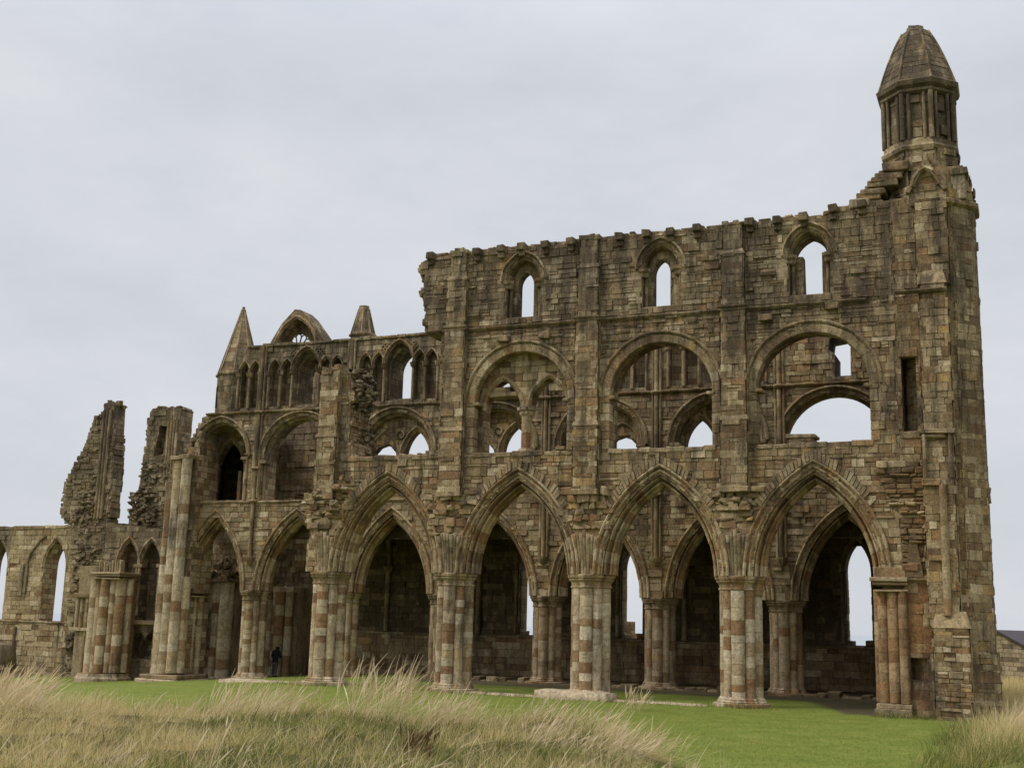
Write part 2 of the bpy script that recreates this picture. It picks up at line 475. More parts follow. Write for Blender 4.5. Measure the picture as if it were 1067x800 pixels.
def pier(parent, cx, cy, zb, zc, rc=.47, ra=.215, rb=.165, mat='pier', tone=0., base=.26, capmat='arch'):
    core = MB(); core.shaft(cx, cy, rc*.80, zb, zc-.1, .3, .5, 16, tone)
    p = core.build('pier', M[mat], parent)
    for i in range(8):
        a = i*PI/4; m = MB()
        m.shaft(cx+rc*math.cos(a), cy+rc*math.sin(a), ra if i % 2 == 0 else rb, zb+base, zc-.40, .2, .46, 14, tone, jit=.03)
        m.build('shaft', M[mat], p)
    ol = lobes(cx, cy, rc, ra, rb)
    m = MB()
    m.lathe(ol, [(zc-.44, .0), (zc-.42, .035), (zc-.38, .035), (zc-.36, .0), (zc-.25, .02), (zc-.18, .10), (zc-.15, .11), (zc-.135, .08), (zc-.10, .13), (zc-.02, .15), (zc, .12)], None, tone+.3, 4)
    m.build('capital', M[capmat], p)
    m = MB()
    m.lathe(octo(cx, cy, rc+ra+.17), [(zb-.3, .06), (zb+.10, .06), (zb+.12, .02)], None, tone, 1)
    m.lathe(ol, [(zb+.1, .10), (zb+.16, .11), (zb+.2, .06), (zb+.23, .07), (zb+.27, .02), (zb+.3, 0.)], None, tone, 4)
    m.build('plinth', M[mat], p)
    return p

choir = thing('choir_wall', 'tall roofless stone wall of pointed arcade, round gallery arches and small top windows', 'ruin wall', (-5, .65, 0))
ARC1 = [Arch(c, SP, 1.66 if i < 3 else 1.64, 2.92) for i, c in enumerate(B1)]
GAL = [Arch(c, 9.95, 1.75, 1.75) for c in B1[1:]]
CLE = [Arch(c, 14.30, .60, .80) for c in B1[1:]]
# outline, counter-clockwise from the left foot
bot = [(-16.0, SP)]
for A in ARC1:
    bot += A.curve(.30, 12)
bot += [(4.95, SP)]
right = [(4.95, 15.9)]
top = [(4.95, 15.95)] + jag((4.9, 15.85), (3.0, 15.62), .35, .10) + jag((3.0, 15.58), (-11.3, 15.55), .37, .10)
edge = jag((-11.75, 15.35), (-11.5, 12.7), .24, .16)
edge2 = [(-11.5, 12.62), (-10.8, 12.55)] + jag((-10.8, 12.5), (-10.75, 8.3), .26, .06)
low = jag((-10.75, 8.2), (-14.2, 8.12), .4, .07) + jag((-14.3, 8.4), (-14.5, 10.9), .3, .14) + [(-14.6, 11.4), (-15.6, 11.5)] + jag((-15.65, 11.4), (-16.0, 4.3), .4, .05)
out1 = bot + top + edge + edge2 + low
holes1 = [A.loop(.16, SILL) for A in GAL] + [A.loop(.04, 12.95) for A in CLE]
loops1 = [out1] + holes1
mb = MB()
slab(mb, loops1, .03, TH, 1)
def tone1(x, z): return .10 + .75*float(ss(9, 14.5, z)) + .25*math.sin(x*.9+z*.5)*.5 - .25*float(ss(2.5, 5, x))
def rnd1(x, z): return U(0, 1)
veneer(mb, loops1, .03, 0, (.12, .29), (.14, .52), .020, tone1, rough=.16)
mb.build('masonry', [M['wall'], M['core']], choir)
# pale courses laid at the broken top and edge
for pts_, a_, b_, t_, s_ in ((edge, .1, TH-.2, .6, .3), (low[:8], .1, TH, .3, .24), (top[2:-1:3], .12, TH-.1, .8, .24)):
    mb = MB(); ragged(mb, pts_, a_, b_, t_, s_); mb.build('broken_edge', M['wall'], choir)

PROF1 = [(.60, .06), (.62, .0), (.62, -.08), (.575, -.115), (.53, -.08), (.52, .06), (.495, .12), (.47, .06), (.455, -.015), (.415, -.045), (.375, -.01), (.365, .16), (.335, .24), (.305, .17), (.29, .10), (.255, .075), (.22, .105), (.21, .32), (.18, .39), (.15, .32), (.135, .26), (.10, .235), (.07, .27), (.06, .46), (0, .52), (0, .78), (.06, .84), (.2, .95), (.2, 1.1), (.35, 1.16), (.35, 1.28), (.6, 1.33), (.6, 1.2)]
for i, A in enumerate(ARC1):
    m = MB(); m.arch(A, PROF1, 0., .34, .05 if i else .2)
    a = m.build('arcade_arch', M['arch'], choir)
    # rough radiating stones over the crown, stubs of the lost aisle vault
    m = MB()
    for sd in (-1, 1):
        n = 17
        for k in range(n):
            t = .50+.5*(k+.5)/n
            if U(0, 1) < .04: continue
            x0, z0 = A.pt(.635, t-.012, sd); x1, z1 = A.pt(.635, t+.012, sd)
            L = .27*U(.8, 1.12)
            X0, Z0 = A.pt(.635+L, t-.0125, sd); X1, Z1 = A.pt(.635+L, t+.0125, sd)
            yf = -.06-U(0, .07); yb = .08
            c = [(x0, yf, z0), (x1, yf, z1), (x1, yb, z1), (x0, yb, z0), (X0, yf+U(0, .03), Z0), (X1, yf+U(0, .03), Z1), (X1, yb, Z1), (X0, yb, Z0)]
            m.hexa(c, U(0, 1), .45)
    m.build('vault_stub', M['wall'], a)
for i, c in enumerate(P1):
    pier(choir, c, .60, 0., SP, tone=.0 if i else .15)
# east respond
m = MB()
for (x, y, r) in ((4.28, .22, .17), (4.58, .02, .17), (4.88, -.06, .15), (4.16, .62, .2), (4.28, 1.0, .17)):
    m.shaft(x, y, r, .36, SP-.34, .2, .42, 14, .35)
m.box(4.3, 5.0, .15, 1.3, -.1, SP, .3, .9)
p = m.build('respond', M['rust'], choir)
m = MB()
for k, (z0, z1, g) in enumerate(((SP-.42, SP-.36, .02), (SP-.22, SP-.13, .05), (SP-.12, SP, .12))):
    m.box(4.08-g, 5.05, -.2-g, 1.3, z0, z1, None, .4, .008)
for x in (4.15, 4.5, 4.85): m.box(x-.05, x+.35 if x < 4.8 else 5.0, -.16, .4, SP, SP+.3, None, .2, .01)
m.build('capital', M['arch'], p)
m = MB(); m.box(4.0, 5.05, -.30, 1.3, -.3, .20, None, .6, .01); m.box(4.06, 5.05, -.24, 1.3, .2, .34, None, .7, .01); m.build('plinth', M['arch'], p)

# springers: bundled vault ribs that fan out over each capital, rough core above, buttress over that
for i, c in enumerate(P1):
    m = MB()
    for k in range(7):
        f = (k-3)/3; x0 = c+f*.26; x1 = c+f*(.35+.04*abs(f)); pts = []
        top_ = 5.40-.12*abs(f)+U(-.06, .06)
        for q in range(7):
            s_ = q/6; pts.append((x0+(x1-x0)*s_**1.8, -.02+.10*abs(f)-.20*s_**1.6, SP+(top_-SP)*s_))
        m.tube(pts, .062 if k % 2 else .075, 8, None, .55, 1)
    m.box(c-.36, c+.36, .0, .3, SP, 5.35, .2, .6)
    s_ = m.build('springer', M['dark'] if i % 2 else M['arch'], choir)
    m = MB()
    z = 5.30
    while z < 6.75:
        h = U(.09, .27); x = c-.78-U(0, .3); lim = .5+.35*float(ss(5.3, 6.3, z))
        while x < c+.78:
            w = U(.2, .5); yy = -.04-.16*float(ss(5.3, 6.7, z))*(1-((x+w/2-c)/.9)**2)+U(-.12, .07)
            if abs(x+w/2-c) < lim+.1: m.box(x, x+w-.01, yy, .25, z-U(0, .03), z+h, None, U(-.4, .4), .035, 0, .025)
            x += w
        z += h
    m.build('broken_core', M['wall'], choir)
    # buttress with set-offs
    if i == 0:
        stages = [(6.62, 8.95, .44, .30), (8.95, 11.45, .42, .26)]
    else:
        stages = [(6.72, 9.0, .45, .30), (9.0, STR, .43, .26), (STR, 14.55, .40, .20), (14.55, 15.55, .34, .14)]
    m = MB()
    for si, (z0, z1, hw, pr) in enumerate(stages):
        m.box(c-hw+.03, c+hw-.03, -pr+.03, .2, z0, z1, .4, .4, 0, 1, .01)
        L = [[(c-hw, z0), (c+hw, z0), (c+hw, z1), (c-hw, z1)]]
        veneer(m, L, -pr+.03, 0, (.14, .31), (.2, .6), .02, tone1, rough=.1)
        for sd in (-1, 1):
            ro = (lambda sd, xx, yb: (lambda p: (xx + sd*(-p[1]), yb + (p[0] if sd > 0 else -p[0]), p[2])))(sd, c+sd*(hw-.03), 0.)
            Ls = [[(-pr, z0), (.0, z0), (.0, z1), (-pr, z1)]] if sd > 0 else [[(0, z0), (pr, z0), (pr, z1), (0, z1)]]
            veneer(m, Ls, 0., 0, (.2, .34), (.2, .34), .02, tone1, rot=ro)
        if si < len(stages)-1:
            nw, np_ = stages[si+1][2], stages[si+1][3]
            m.hexa([(c-hw-.02, -pr-.02, z1-.06), (c+hw+.02, -pr-.02, z1-.06), (c+hw+.02, .1, z1-.06), (c-hw-.02, .1, z1-.06),
                    (c-nw, -np_, z1+.10), (c+nw, -np_, z1+.10), (c+nw, .1, z1+.10), (c-nw, .1, z1+.10)], U(0, 1), .5)
    zt = stages[-1][1]
    for k in range(4): m.box(c-.36+k*.18, c-.36+k*.18+.2, -stages[-1][3]-.02, .3, zt-.05, zt+U(.02, .18), None, .8, .02)
    if i: m.box(c-.47, c+.47, -.34, .1, 6.62, 6.80, None, .2, .015)
    m.build('buttress', [M['wall'], M['core']], choir)
# stub of broken cross wall beside the lone buttress
m = MB()
L = [[(.0, 6.6)] + [(2.0, 6.6)] + jag((2.0, 8.3), (1.55, 10.2), .3, .16) + [(1.6, 10.9)] + jag((1.2, 11.5), (0., 11.5), .3, .08)]
ro = lambda p: (-14.62 - p[1]*1., .02+p[0], p[2])
slab(m, L, 0., .8, 1, rot=ro)
veneer(m, L, .03, 0, (.18, .3), (.2, .5), .05, lambda x, z: .8, rot=lambda p: (-14.62-p[1], .02+p[0], p[2]), rough=.5)
rubble(m, -14.75, -14.35, .1, 1.7, 8.3, 11.3, 90, (.14, .34), .8, lambda x, y, z: y < 2.1-.2*max(0, z-8.3)-.1)
rubble(m, -14.7, -13.95, .1, 1.3, 9.5, 11.5, 60, (.16, .42), .8, lambda x, y, z: x < -13.9-.5*abs(z-10.6))
rubble(m, -15.6, -14.2, -.35, .3, 6.0, 7.4, 26, (.18, .42), .2, lambda x, y, z: z > 6.0+.9*abs(x+15.1)-.3)
m.build('broken_core', [M['wall'], M['coreg']], choir)

# string courses
def string(parent, x0, x1, y, z, pr=.12, h=.15, mat='grey', skip=(), tone=.3):
    runs = []; a = x0
    for (p, q) in sorted(skip):
        if q < x0 or p > x1: continue
        if p > a+.1: runs.append((a, p))
        a = max(a, q)
    if x1 > a+.1: runs.append((a, x1))
    for a, b in runs:
        m = MB(); x = a
        while x < b-1e-3:
            w = min(U(.5, 1.1), b-x)
            d = U(-.02, .01); dz = U(-.012, .012)
            n = m.add([(x+.004, y+.06, z-h/2+dz), (x+.004, y-pr*.35+d, z-h/2+dz), (x+.004, y-pr+d, z-h*.05+dz), (x+.004, y-pr+d, z+h*.2+dz), (x+.004, y+.06, z+h*.55+dz),
                       (x+w-.004, y+.06, z-h/2+dz), (x+w-.004, y-pr*.35+d, z-h/2+dz), (x+w-.004, y-pr+d, z-h*.05+dz), (x+w-.004, y-pr+d, z+h*.2+dz), (x+w-.004, y+.06, z+h*.55+dz)])
            r = U(0, 1)
            for i in range(4): m.face((n+i, n+5+i, n+6+i, n+1+i), r, tone)
            m.face((n, n+1, n+2, n+3, n+4), r, tone); m.face((n+9, n+8, n+7, n+6, n+5), r, tone)
            x += w
        m.build('string_course', M[mat], parent)
SK = [(c-.44, c+.44) for c in P1]
string(choir, -11.4, 4.1, 0., STR, .11, .15, 'grey', SK)
for c in P1[1:]: string(choir, c-.46, c+.46, -.22, STR+.06, .1, .15)
# sills of the gallery: worn coping stones
for c in B1:
    m = MB(); x = c-(2.0 if c < -10 else 1.8)
    while x < c+(2.0 if c < -10 else 1.8):
        w = U(.4, .8); m.box(x, x+w-.01, -.03+U(-.02, .02), 1.28, SILL-.16, SILL+U(-.02, .06), None, .7, .015, 0, .03); x += w
    if c > 2: m.box(1.55, 2.35, .2, .9, SILL, SILL+.20, .5, .7, .03); m.box(1.48, 2.42, .15, .95, SILL+.2, SILL+.32, .3, .8, .02)
    m.build('gallery_sill', M['grey'], choir)
# gallery arches
PG = [(.40, .05), (.42, -.06), (.37, -.09), (.325, -.06), (.315, .05), (.29, .07), (.275, -.01), (.24, -.03), (.03, -.02), (0, .02), (0, .32), (.16, .36), (.16, 1.25), (.4, 1.28)]
for i, A in enumerate(GAL):
    m = MB(); m.arch(A, PG, 0., .30, .25)
    a = m.build('gallery_arch', M['wall'], choir)
    for sd in (-1, 1):          # jamb stones
        m = MB(); z = SILL
        while z < 9.9:
            h = min(U(.25, .42), 9.95-z); w = U(.22, .4)
            x0, x1 = A.cx+sd*(A.a), A.cx+sd*(A.a+w)
            m.box(min(x0, x1), max(x0, x1), -.03+U(-.012, .012), .34, z, z+h-.008, None, .3, .006)
            z += h
        m.box(A.cx+sd*A.a-.08-(0 if sd < 0 else .1), A.cx+sd*A.a+.08+(.1 if sd < 0 else 0), -.05, .5, 9.85, 9.97, None, .4, .01)
        m.build('jamb', M['wall'], a)
A = GAL[0]
sub = [Arch(A.cx-.87, 9.75, .68, 1.05), Arch(A.cx+.87, 9.75, .68, 1.05)]
oc = A.curve(.1, 14); yb = .48
poly = [(oc[0][0], SILL), (sub[0].pt(0, 0, -1)[0], SILL)] + sub[0].curve(0, 8) + sub[1].curve(0, 8) + [(sub[1].pt(0, 0, 1)[0], SILL), (oc[-1][0], SILL)] + oc[::-1]
m = MB(); slab(m, [poly], yb, yb+.45, 1); veneer(m, [poly], yb, 0, (.2, .32), (.3, .6), .02, lambda x, z: -.1)
for s_ in sub: m.arch(s_, [(.17, .05), (.17, -.06), (.08, -.08), (0, -.01), (0, .46)], yb, .26, .2)
m.box(sub[0].cx-.7, sub[0].cx+.7, yb+.02, yb+.4, 10.22, 10.4, .5, .7, .02)
m.box(sub[0].cx-.62, sub[0].cx+.25, yb+.02, yb+.4, 10.4, 10.58, .2, .7, .02)
m.box(sub[1].cx-.02, sub[1].cx+.7, yb+.05, yb+.4, 10.36, 10.62, .85, .3, .03)
tym = m.build('tympanum', [M['wall'], M['core']], choir)
m = MB(); m.shaft(A.cx, yb+.1, .17, SILL+.2, 9.55, .35, .6, 14, .0)
m.lathe(octo(A.cx, yb+.12, .2), [(9.5, 0), (9.56, .05), (9.66, .06), (9.7, .14), (9.8, .15)], None, .3, 2)
m.lathe(octo(A.cx, yb+.12, .24), [(SILL-.05, .06), (SILL+.1, .06), (SILL+.2, 0)], None, .4, 2)
m.build('column', M['pier'], tym)
# clerestory windows: hood, shafted niche, narrow pierced lancet
for i, A in enumerate(CLE):
    c = A.cx
    m = MB()
    lan = Arch(c-.07, 14.22, .30, .50)
    ll = lan.loop(0, 13.02, 6)
    if i == 2:   # head broken out wider than its jambs
        ll = [(c-.24, 13.02), (c-.26, 14.36), (c-.50, 14.38)] + [p for p in Arch(c, 14.36, .50, .62).curve(0, 6)] + [(c+.50, 14.38), (c+.34, 14.36), (c+.34, 13.02)]
    out = A.loop(.12, 12.9, 8)
    slab(m, [out, ll], .42, .80, 1); veneer(m, [out, ll], .42, 0, (.22, .36), (.25, .42), .02, lambda x, z: .6)
    m.box(c-.64, c+.64, .02, .5, 12.80, 12.97, .3, .7, .01)
    w = m.build('lancet_window', [M['wall'], M['coreg']], choir)
    m = MB(); m.arch(A, [(.29, .05), (.29, -.09), (.23, -.12), (.20, -.02), (.17, .05), (.13, -.02), (.09, -.02), (.07, .08), (.04, .05), (0, .06), (-.03, .14), (-.04, .2), (-.04, .48)], 0., .3, .6)
    m.build('hood_mould', M['grey'], w)
    for sd in (-1, 1):
        m = MB()
        if not (i == 1 and sd > 0): m.shaft(c+sd*.56, .22, .07, 12.98, 14.08, .3, .6, 10, .6)
        m.lathe(octo(c+sd*.60, .12, .12), [(14.02, 0), (14.06, .03), (14.16, .04), (14.22, .10), (14.32, .11)], None, .9, 2)
        m.build('window_shaft', M['grey'], w)
# corbel table under the lost parapet
m0 = None
x = -11.3
while x < 4.3:
    if not any(abs(x-c) < .42 for c in P1):
        zt = 15.42+.28*float(ss(1.5, 4.6, x)) + U(-.04, .04)
        m = MB(); m.box(x-.14, x+.14, -.27, .15, zt-.04, zt+.22, None, .1, .02); m.box(x-.11, x+.11, -.15, .15, zt-.24, zt-.04, None, .0, .015)
        m.build('corbel', M['dark'], choir)
    x += U(.78, .98)
m = MB()
x = -11.2
while x < 4.6:
    w = U(.35, .8); zt = 15.60+.30*float(ss(1.5, 4.6, x))
    m.box(x, x+w-.01, .0+U(-.02, .08), 1.2, zt-.16, zt+U(-.02, .07), None, .9, .03, 0, .03)
    x += w
m.build('parapet_course', M['grey'], choir)
# putlog blocks and a carved fragment
for (x, z) in ((-8.3, 12.2), (-6.75, 12.22), (.95, 12.28), (3.05, 12.5)):
    m = MB(); m.box(x-.2, x+.2, -.22, .1, z-.12, z+.10, .75, .9, .03); m.build('projecting_stone', M['dark'], choir)

# ================================================================== CORNER TURRET
tur = thing('corner_turret', 'tall corner stair turret with blunt octagonal stone spire at the end of the arcade', 'turret', (6.15, 1.2, 0))
OX, OY, OA = 6.13, 1.25, 1.24
def octo_faces(cx, cy, ap):
    h = ap*math.tan(PI/8)
    for k in range(8):
        a = k*PI/4 - PI/2    # outward direction
        n = Vector((math.cos(a), math.sin(a))); tg = Vector((-n.y, n.x))
        yield k, n, tg, h, (lambda n, tg: (lambda p: (cx+n.x*(ap-p[1])+tg.x*p[0], cy+n.y*(ap-p[1])+tg.y*p[0], p[2])))(n, tg)
def octo_stage(m, cx, cy, ap, z0, z1, tone, rows=(.17, .32), lens=(.2, .55), relief=.02, rough=0.):
    R = (ap-.01)/math.cos(PI/8)
    m.lathe(octo(cx, cy, R), [(z0, 0), (z1, 0)], .4, .5, 1)
    for f in range(len(m.f)-10, len(m.f)): m.m[f] = 1
    for k, n, tg, h, ro in octo_faces(cx, cy, ap):
        if k in (3, 4, 5): continue
        veneer(m, [[(-h, z0), (h, z0), (h, z1), (-h, z1)]], 0.03, 0, rows, lens, relief, tone, rot=ro, rough=rough)
m = MB(); octo_stage(m, OX+.12, OY, OA-.12, -.3, 15.75, lambda x, z: .1+.3*float(ss(8, 14, z)))
# square clasping wall that joins the arcade
L = [[(4.9, -.3), (5.75, -.3), (5.75, 15.8), (4.9, 15.9)], [(5.06, 8.4), (5.5, 8.4), (5.5, 10.75), (5.06, 10.75)], [(5.02, 1.05), (5.50, 1.05), (5.50, 1.68), (5.02, 1.68)]]
slab(m, L, .02, 1.1, 1)
veneer(m, L, .02, 0, (.15, .31), (.2, .6), .022, lambda x, z: -.15+.5*float(ss(11, 15, z)), zlim=(4.2, 16)); veneer(m, L, .025, 3, (.18, .34), (.25, .65), .02, lambda x, z: -.1, zlim=(-.3, 4.18))
m.box(4.95, 5.62, 1.1, 1.3, 8.3, 10.8, .8, .9, 0, 2); m.box(4.95, 5.6, .8, 1.0, 1.0, 1.75, .82, .9, 0, 2)  # dark panels closing the slots stand in for their deep shade
m.box(5.0, 5.56, -.06, .3, 10.72, 10.98, .8, .3, .02); m.box(5.0, 5.6, -.06, .4, 8.2, 8.4, .5, .5, .02)
m.build('turret_masonry', [M['wall'], M['core'], M['cored'], M['rust']], tur)
# rough torn masonry where the aisle wall was ripped away
m = MB()
z = 4.2
while z < 7.4:
    h = U(.1, .24); x = 4.75+U(-.2, .1)-.4*max(0, (z-6.2))
    if z < 6: x = max(x, 4.9+.0*(z))
    while x < 5.7:
        w = U(.2, .6); m.box(x, x+w-.015, -.04-U(.0, .14), .2, z, z+h-.012, random.choice((.1, .5, .72, .96, .3, .46, .95)), -.4, .025, 0, .03); x += w
    z += h
m.hexa([(4.98, -.16, 4.02), (5.5, -.16, 4.02), (5.5, .05, 4.02), (4.98, .05, 4.02), (5.16, -.12, 5.35), (5.3, -.12, 5.35), (5.3, .05, 5.35), (5.16, .05, 5.35)], .72, -.2)
m.box(4.9, 5.65, -.14, .1, 3.93, 4.06, .5, .2, .01)
m.build('torn_masonry', M['wall'], tur)
# front buttress of the turret in weathered stages
m = MB()
for si, (z0, z1, x0, x1, y) in enumerate(((-.3, 2.62, 5.72, 6.74, -.78), (2.62, 6.9, 5.62, 6.52, -.60), (6.9, 8.3, 5.60, 6.55, -.56), (8.3, 12.4, 5.66, 6.55, -.50), (12.4, 12.95, 5.70, 6.5, -.40), (12.95, 15.7, 5.62, 6.62, -.14))):
    m.box(x0+.03, x1-.03, y+.03, .6, z0, z1, .4, .4, 0, 1, .01)
    tn = (lambda a: (lambda x, z: a))(.0 if z0 < 3 else .15)
    veneer(m, [[(x0, z0), (x1, z0), (x1, z1), (x0, z1)]], y+.03, 0, (.12, .28) if z0 < 2 or z0 > 12 else (.17, .33), (.16, .45), .04 if z0 < 2 else .022, tn, rough=.35 if z0 < 1 else .0)
    for sd in (-1, 1):
        xx = x1 if sd > 0 else x0
        ro = (lambda sd, xx: (lambda p: (xx-.03+0.03*(1-sd) - sd*p[1], (p[0] if sd > 0 else -p[0]), p[2])))(sd, xx)
        Ls = [[(y, z0), (.3, z0), (.3, z1), (y, z1)]] if sd > 0 else [[(-.3, z0), (-y, z0), (-y, z1), (-.3, z1)]]
        veneer(m, Ls, .0, 0, (.2, .34), (.25, .5), .022, tn, rot=ro)
    if z1 in (2.62, 12.95):
        m.hexa([(x0-.02, y-.02, z1-.05), (x1+.02, y-.02, z1-.05), (x1+.02, .2, z1-.05), (x0-.02, .2, z1-.05), (x0+.12, y+.2, z1+.42), (x1-.1, y+.2, z1+.42), (x1-.1, .2, z1+.42), (x0+.12, .2, z1+.42)], .2, .2)
# recessed panel with flanking shafts half way up
for x in (5.70, 6.42): m.shaft(x, -.66, .055, 6.9, 8.2, .3, .6, 8, .3)
m.box(5.56, 6.58, -.74, -.3, 8.22, 8.36, .3, .5, .03); m.box(5.6, 6.3, -.68, -.3, 8.1, 8.22, .6, .5, .03)
m.shaft(6.16, -.64, .11, 2.9, 6.7, .3, .5, 10, .2); m.box(5.58, 6.1, -.70, -.2, 6.7, 6.85, None, .2, .04)
m.build('buttress', [M['wall'], M['core']], tur)
string(tur, 5.0, 6.5, -.46, 12.68, .1, .14)
m = MB()
m.lathe(octo(OX, OY, OA/math.cos(PI/8)), [(15.5, .02), (15.55, .12), (15.66, .14), (15.74, .02)], None, .8, 1)
m.build('string_course', M['grey'], tur)
# base plinths of the right flank
m = MB(); 
for (z0, z1, g) in ((-.3, .55, .09), (.55, 1.05, .07), (1.05, 1.9, .05)):
    octo_stage(m, OX+.02, OY, OA+g, z0, z1, lambda x, z: .0, (.16, .34), (.25, .6), .05, .4)
m.build('plinth', [M['wall'], M['core']], tur)
# broken shoulder under the lantern
m = MB()
LX, LY = 5.80, 1.30
for z0, z1, r0, r1 in ((15.75, 16.25, 1.42, 1.36), (16.25, 16.8, 1.34, 1.20), (16.8, 17.55, 1.20, 1.14)):
    m.lathe(octo(LX+(.25 if z0 < 16.5 else .05), LY, r0), [(z0, .0), (z1, r1-r0)], None, .6, 1)
    for k, n, tg, h, ro in octo_faces(LX+(.25 if z0 < 16.5 else .05), LY, (r0*.925)):
        if k in (3, 4, 5): continue
        veneer(m, [[(-h, z0), (h, z0), (h, z1), (-h, z1)]], .02, 0, (.2, .3), (.25, .5), .05, lambda x, z: .7, rot=ro, rough=.3)
for k in range(11):        # stepped stones climbing from the wall head to the lantern
    x = 3.55+k*.115; z = 15.68+k*.125
    m.box(x, x+U(.6, .95), .0+U(-.05, .1), 1.2, z-.1, z+.12+U(-.02, .05), None, .8, .03, 0, .03)
m.box(6.65, 7.18, .2, 1.5, 15.75, 16.55, .9, .3, .03); m.box(6.75, 7.24, .15, 1.4, 16.5, 16.75, .45, .3, .03); m.box(6.6, 7.1, .3, 1.2, 16.72, 16.86, .1, .6, .03)
m.build('shoulder', M['grey'], tur)
# little gabled niche
m = MB(); A = Arch(6.02, 16.15, .26, .42)
m.arch(A, [(.22, .1), (.22, -.10), (.14, -.14), (.08, -.05), (.05, .04), (0, .08), (0, .3)], -.06, .2, .5)
m.box(5.72, 6.32, .05, .3, 15.85, 16.7, .8, .9, 0)
for sd in (-1, 1):
    m.hexa([(6.02+sd*.62, -.16, 16.0), (6.02+sd*.50, -.16, 15.96), (6.02+sd*.50, .2, 15.96), (6.02+sd*.62, .2, 16.0), (6.02+sd*.05, -.16, 17.02), (6.02-sd*.02, -.16, 16.86), (6.02-sd*.02, .3, 16.86), (6.02+sd*.05, .3, 17.02)], .5, .5)
m.box(5.95, 6.10, -.12, .2, 16.95, 17.25, .4, .6, .02)
m.build('niche', M['grey'], tur)
# octagonal lantern
m = MB(); octo_stage(m, LX, LY, .99, 17.5, 19.75, lambda x, z: .7, (.2, .34), (.25, .5), .03, .2)
lan_ = m.build('lantern', [M['dark'], M['coreg']], tur)
Rl = 1.05/math.cos(PI/8)
for k in range(8):
    a = PI/8+k*PI/4
    for da, dr, rr in ((-.17, -.05, .058), (0, .02, .08), (.17, -.05, .058)):
        m = MB(); m.shaft(LX+(Rl+dr)*math.cos(a+da), LY+(Rl+dr)*math.sin(a+da), rr, 17.86, 19.52, .25, .5, 12, .4); m.build('lantern_shaft', M['dark'] if k % 3 else M['grey'], lan_)
m = MB(); m.lathe(octo(LX, LY, Rl), [(17.45, 0), (17.52, .12), (17.62, .15), (17.72, .06), (17.86, .05), (17.9, 0)], None, .7, 1); m.build('string_course', M['grey'], lan_)
m = MB(); m.lathe(octo(LX, LY, Rl), [(19.44, 0), (19.50, .12), (19.58, .13), (19.62, .07), (19.70, .2), (19.84, .25), (19.92, .16)], None, .3, 1); m.build('cornice', M['dark'], lan_)
# spire: eight faces of coursed stone with ribs
m = MB(); zz = 19.9; rz0, rz1, hz = 1.27, .44, 2.08
while zz < 19.9+hz-.02:
    h = min(U(.17, .27), 19.9+hz-zz)
    f0, f1 = (zz-19.9)/hz, (zz+h-19.9)/hz
    cur = lambda f: rz0+(rz1-rz0)*(f*.82+.18*f**3.3)
    r0, r1 = cur(f0), cur(f1)
    for k in range(8):
        a0, a1 = PI/8+k*PI/4, PI/8+(k+1)*PI/4
        cuts = sorted([0, 1]+[U(.2, .8) for _ in range(1 if r0 > .8 else random.choice((0, 1)))])
        for c0, c1 in zip(cuts[:-1], cuts[1:]):
            P = lambda r, c, z, o: ((LX+(r+o)*(math.cos(a0)*(1-c)+math.cos(a1)*c)), (LY+(r+o)*(math.sin(a0)*(1-c)+math.sin(a1)*c)), z)
            d = U(-.012, .014); g = .006
            n = m.add([P(r0, c0+g, zz+g, d), P(r0, c1-g, zz+g, d), P(r1, c1-g, zz+h-g, d), P(r1, c0+g, zz+h-g, d), P(r0, c0, zz, -.05), P(r0, c1, zz, -.05), P(r1, c1, zz+h, -.05), P(r1, c0, zz+h, -.05)])
            r = U(0, 1); t = U(.3, .75)
            m.face((n, n+1, n+2, n+3), r, t)
            for i in range(4): m.face((n+4+i, n+4+(i+1) % 4, n+(i+1) % 4, n+i), r, t)
    zz += h
m.lathe(octo(LX, LY, rz1-.02), [(19.9+hz-.1, .0), (19.9+hz+.02, .02), (19.9+hz+.12, -.12), (19.9+hz+.22, -.14), (19.9+hz+.26, -.3)], None, .5, 1)
m.box(LX-.2, LX+.18, LY-.2, LY+.15, 22.1, 22.25, None, .5, .04)
sp_ = m.build('spire', M['dark'], tur)
m = MB()
for k in range(8):
    a = PI/8+k*PI/4; m.tube([(LX+(cur(f)+.01)*math.cos(a), LY+(cur(f)+.01)*math.sin(a), 19.9+hz*f) for f in [q/8 for q in range(9)]], .04, 6, None, .8)
m.build('spire_rib', M['grey'], sp_)

# ================================================================== SECOND ARCADE (BEHIND)
Y2 = 7.8; T2 = 1.15
P2 = [-23.9, -19.15, -14.4, -9.7, -4.97, -.10]; B2 = [-25.95, -21.55, -16.75, -12.05, -7.33, -2.52, 2.30]
inner = thing('inner_arcade_wall', 'inner arcade wall with row of small lancets, seen beyond the tall front arches', 'ruin wall', (-12, Y2+.6, 0))
S2 = 3.45
ARC2 = [Arch(c, S2, 1.56 if i else 1.30, 3.02 if i else 2.95) for i, c in enumerate(B2)]
bot = [(-28.0, S2)]
for A in ARC2: bot += A.curve(.26, 10)
bot += [(4.95, S2)]
ZC = 11.55
out2 = bot + [(4.95, ZC)] + jag((4.9, ZC), (-26.9, ZC), 9, .0)[:1] + [(-27.0, ZC-.05)] + jag((-27.2, ZC-.1), (-28.0, 9.7), .26, .16) + jag((-28.0, 9.6), (-28.0, 3.6), .4, .06)
big = []
